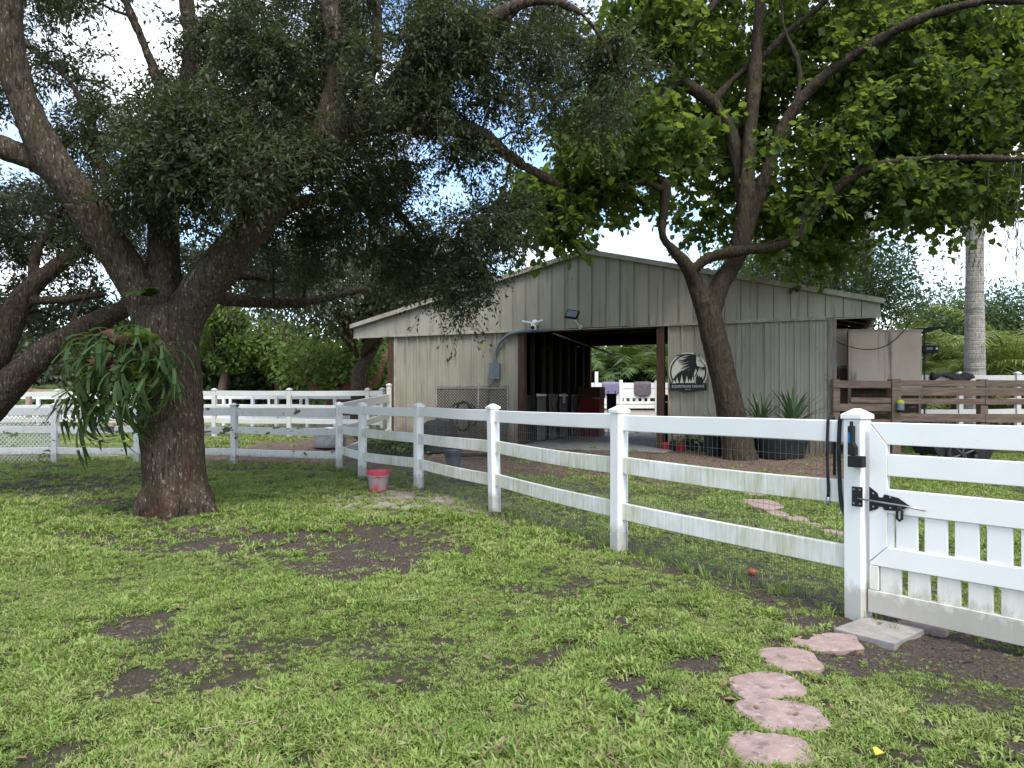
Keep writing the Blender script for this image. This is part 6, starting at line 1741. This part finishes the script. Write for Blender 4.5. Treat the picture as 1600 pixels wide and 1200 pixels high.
def areca(px, d, n, label, meshes, s=1.0, seed=0, base=None):
    rr_ = random.Random(seed); x = (px - 800) / F * d
    ro = empty("areca_palm", (x, d, gzf(x, d)), 0, label, "palm", "clumping palms")
    for k in range(n):
        h_ = rr_.uniform(0, 1.1) * s; a_ = rr_.uniform(0, 6.28); sc = s * rr_.uniform(.7, 1.15); q = rr_.uniform(.1, .5)
        link("frond", meshes[k % 4], ro, (math.cos(a_) * q, math.sin(a_) * q, h_), (0, rr_.uniform(-.15, .25), a_ + rr_.uniform(-.5, .5)), (sc, sc, sc))
    mb = MB()
    for k in range(7):
        a_ = k * .9; mb.tube([(math.cos(a_) * .2, math.sin(a_) * .2, 0), (math.cos(a_) * .38, math.sin(a_) * .38, 1.2 * s)], [.05, .035], 6)
    mb.build("stems", M_twig, ro)
k = 0
for px, d, s_ in ((1440, 27, 1.5), (1470, 26, 1.65), (1500, 27, 1.55), (1548, 26, 1.85), (1580, 26, 2.05), (1620, 27, 2.0), (1455, 29, 1.75), (1600, 29, 2.2), (1530, 29, 1.7)):
    areca(px, d, 26, "yellow green clumping palm behind the grey rail fence beside the palm trunk", fm_a, s_, 40 + k); k += 1
for px, d, s_ in ((925, 42, 1.7), (955, 41, 1.6), (985, 42, 1.8), (1015, 41, 1.65), (1045, 42, 1.8), (900, 42, 1.7), (970, 45, 2.2), (1030, 45, 2.2), (930, 45, 2.2)):
    areca(px, d, 26, "dark green clumping palm seen through the barn aisle behind the white fence", fm_d, s_, 60 + k); k += 1
for px, d, s_ in ((60, 36, 1.1), (105, 35, 1.0), (20, 36, 1.1)):
    areca(px, d, 22, "clumping palm beyond the wooden rail fence in the field", fm_d, s_, 80 + k); k += 1
# royal palm
def royal(px, d, h, r_, label, seed):
    x = (px - 800) / F * d; ro = empty("royal_palm", (x, d, gzf(x, d)), 0, label, "palm", None)
    pr = []
    z = -.1
    while z < h:
        rr0 = r_ * (1.12 - .2 * min(1, z / h) + .06 * math.sin(z * .9)); pr += [(rr0, z), (rr0, z + .10), (rr0 * .975, z + .115), (rr0 * .975, z + .13)]; z += .14
    MB().lathe(pr, 22).build("trunk", M_palm_bark, ro, smooth=False)
    MB().lathe([(r_ * .8, h - .05), (r_ * .85, h + .5), (r_ * .4, h + 1.6), (0, h + 1.7)], 16).build("crownshaft", M_palmleaf, ro, smooth=True)
    rr_ = random.Random(seed)
    fm = [frond_mesh(3.4 + .2 * q, M_palmdark, 1.0 - .3 * q, 1.5, 46, .6, .04) for q in range(4)]
    for q in range(15): link("frond", fm[q % 4], ro, (0, 0, h + 1.5), (0, rr_.uniform(-.2, .3), q * 2.4))
royal(1523, 23, 11.0, .27, "tall grey ringed royal palm trunk behind the brown board fence", 1)
royal(1356, 30, 14.0, .24, "palm trunk rising behind the shade tree above the barn roof", 2)
# weeping foliage hanging in at the right edge
wx = P(1700, 700, 14.5); wg = gzf(wx.x, wx.y)
wt_ = empty("weeping_tree", (wx.x, wx.y, wg), 0, "weeping tree with thin hanging strands of leaves near the palm trunk", "tree")
mb = MB(); mb.tube([(0, 0, -.1), (.1, 0, 2), (-.1, 0, 4.2), (-.5, 0, 5.6), (-1.2, -.1, 6.3), (-1.9, -.2, 6.2)], [.2, .16, .13, .09, .05, .02], 10)
mb.tube([(-.1, 0, 4.2), (-.9, .3, 5.0), (-1.6, .4, 5.5), (-2.2, .4, 5.5)], [.08, .06, .04, .015], 8)
mb.build("trunk", M_bark_far, wt_, smooth=True)
rgw = np.random.default_rng(9); mbs = MB(); pos = []; dr = []
for k in range(90):
    x0 = rgw.uniform(-2.3, 1.0); y0 = rgw.uniform(-.6, .8); z0 = 6.3 - .25 * abs(x0 + .8) ** 1.5 + rgw.normal(0, .2); l_ = rgw.uniform(.8, 2.2)
    e = Vector((x0 + rgw.normal(0, .15), y0, z0 - l_)); s_ = Vector((x0, y0, z0)); mbs.tube([s_, s_.lerp(e, .5) + Vector((.04, 0, 0)), e], [.008, .006, .003], 4, False)
    for q in range(46):
        t = q / 46; p = s_.lerp(e, t); pos.append(tuple(p)); dr.append((rgw.normal(0, .35), rgw.normal(0, .35), -1))
mbs.build("strands", M_twig, wt_)
T_THIN = ([(0, 0, 0), (.5, -.05, 0), (1, 0, 0), (.5, .05, 0)], [(0, 1, 2, 3)])
link("crown", leaf_mesh("crown", np.array(pos), np.array(dr), .16 * (.6 + .8 * rgw.random(len(pos))), T_THIN, M_far3), wt_)
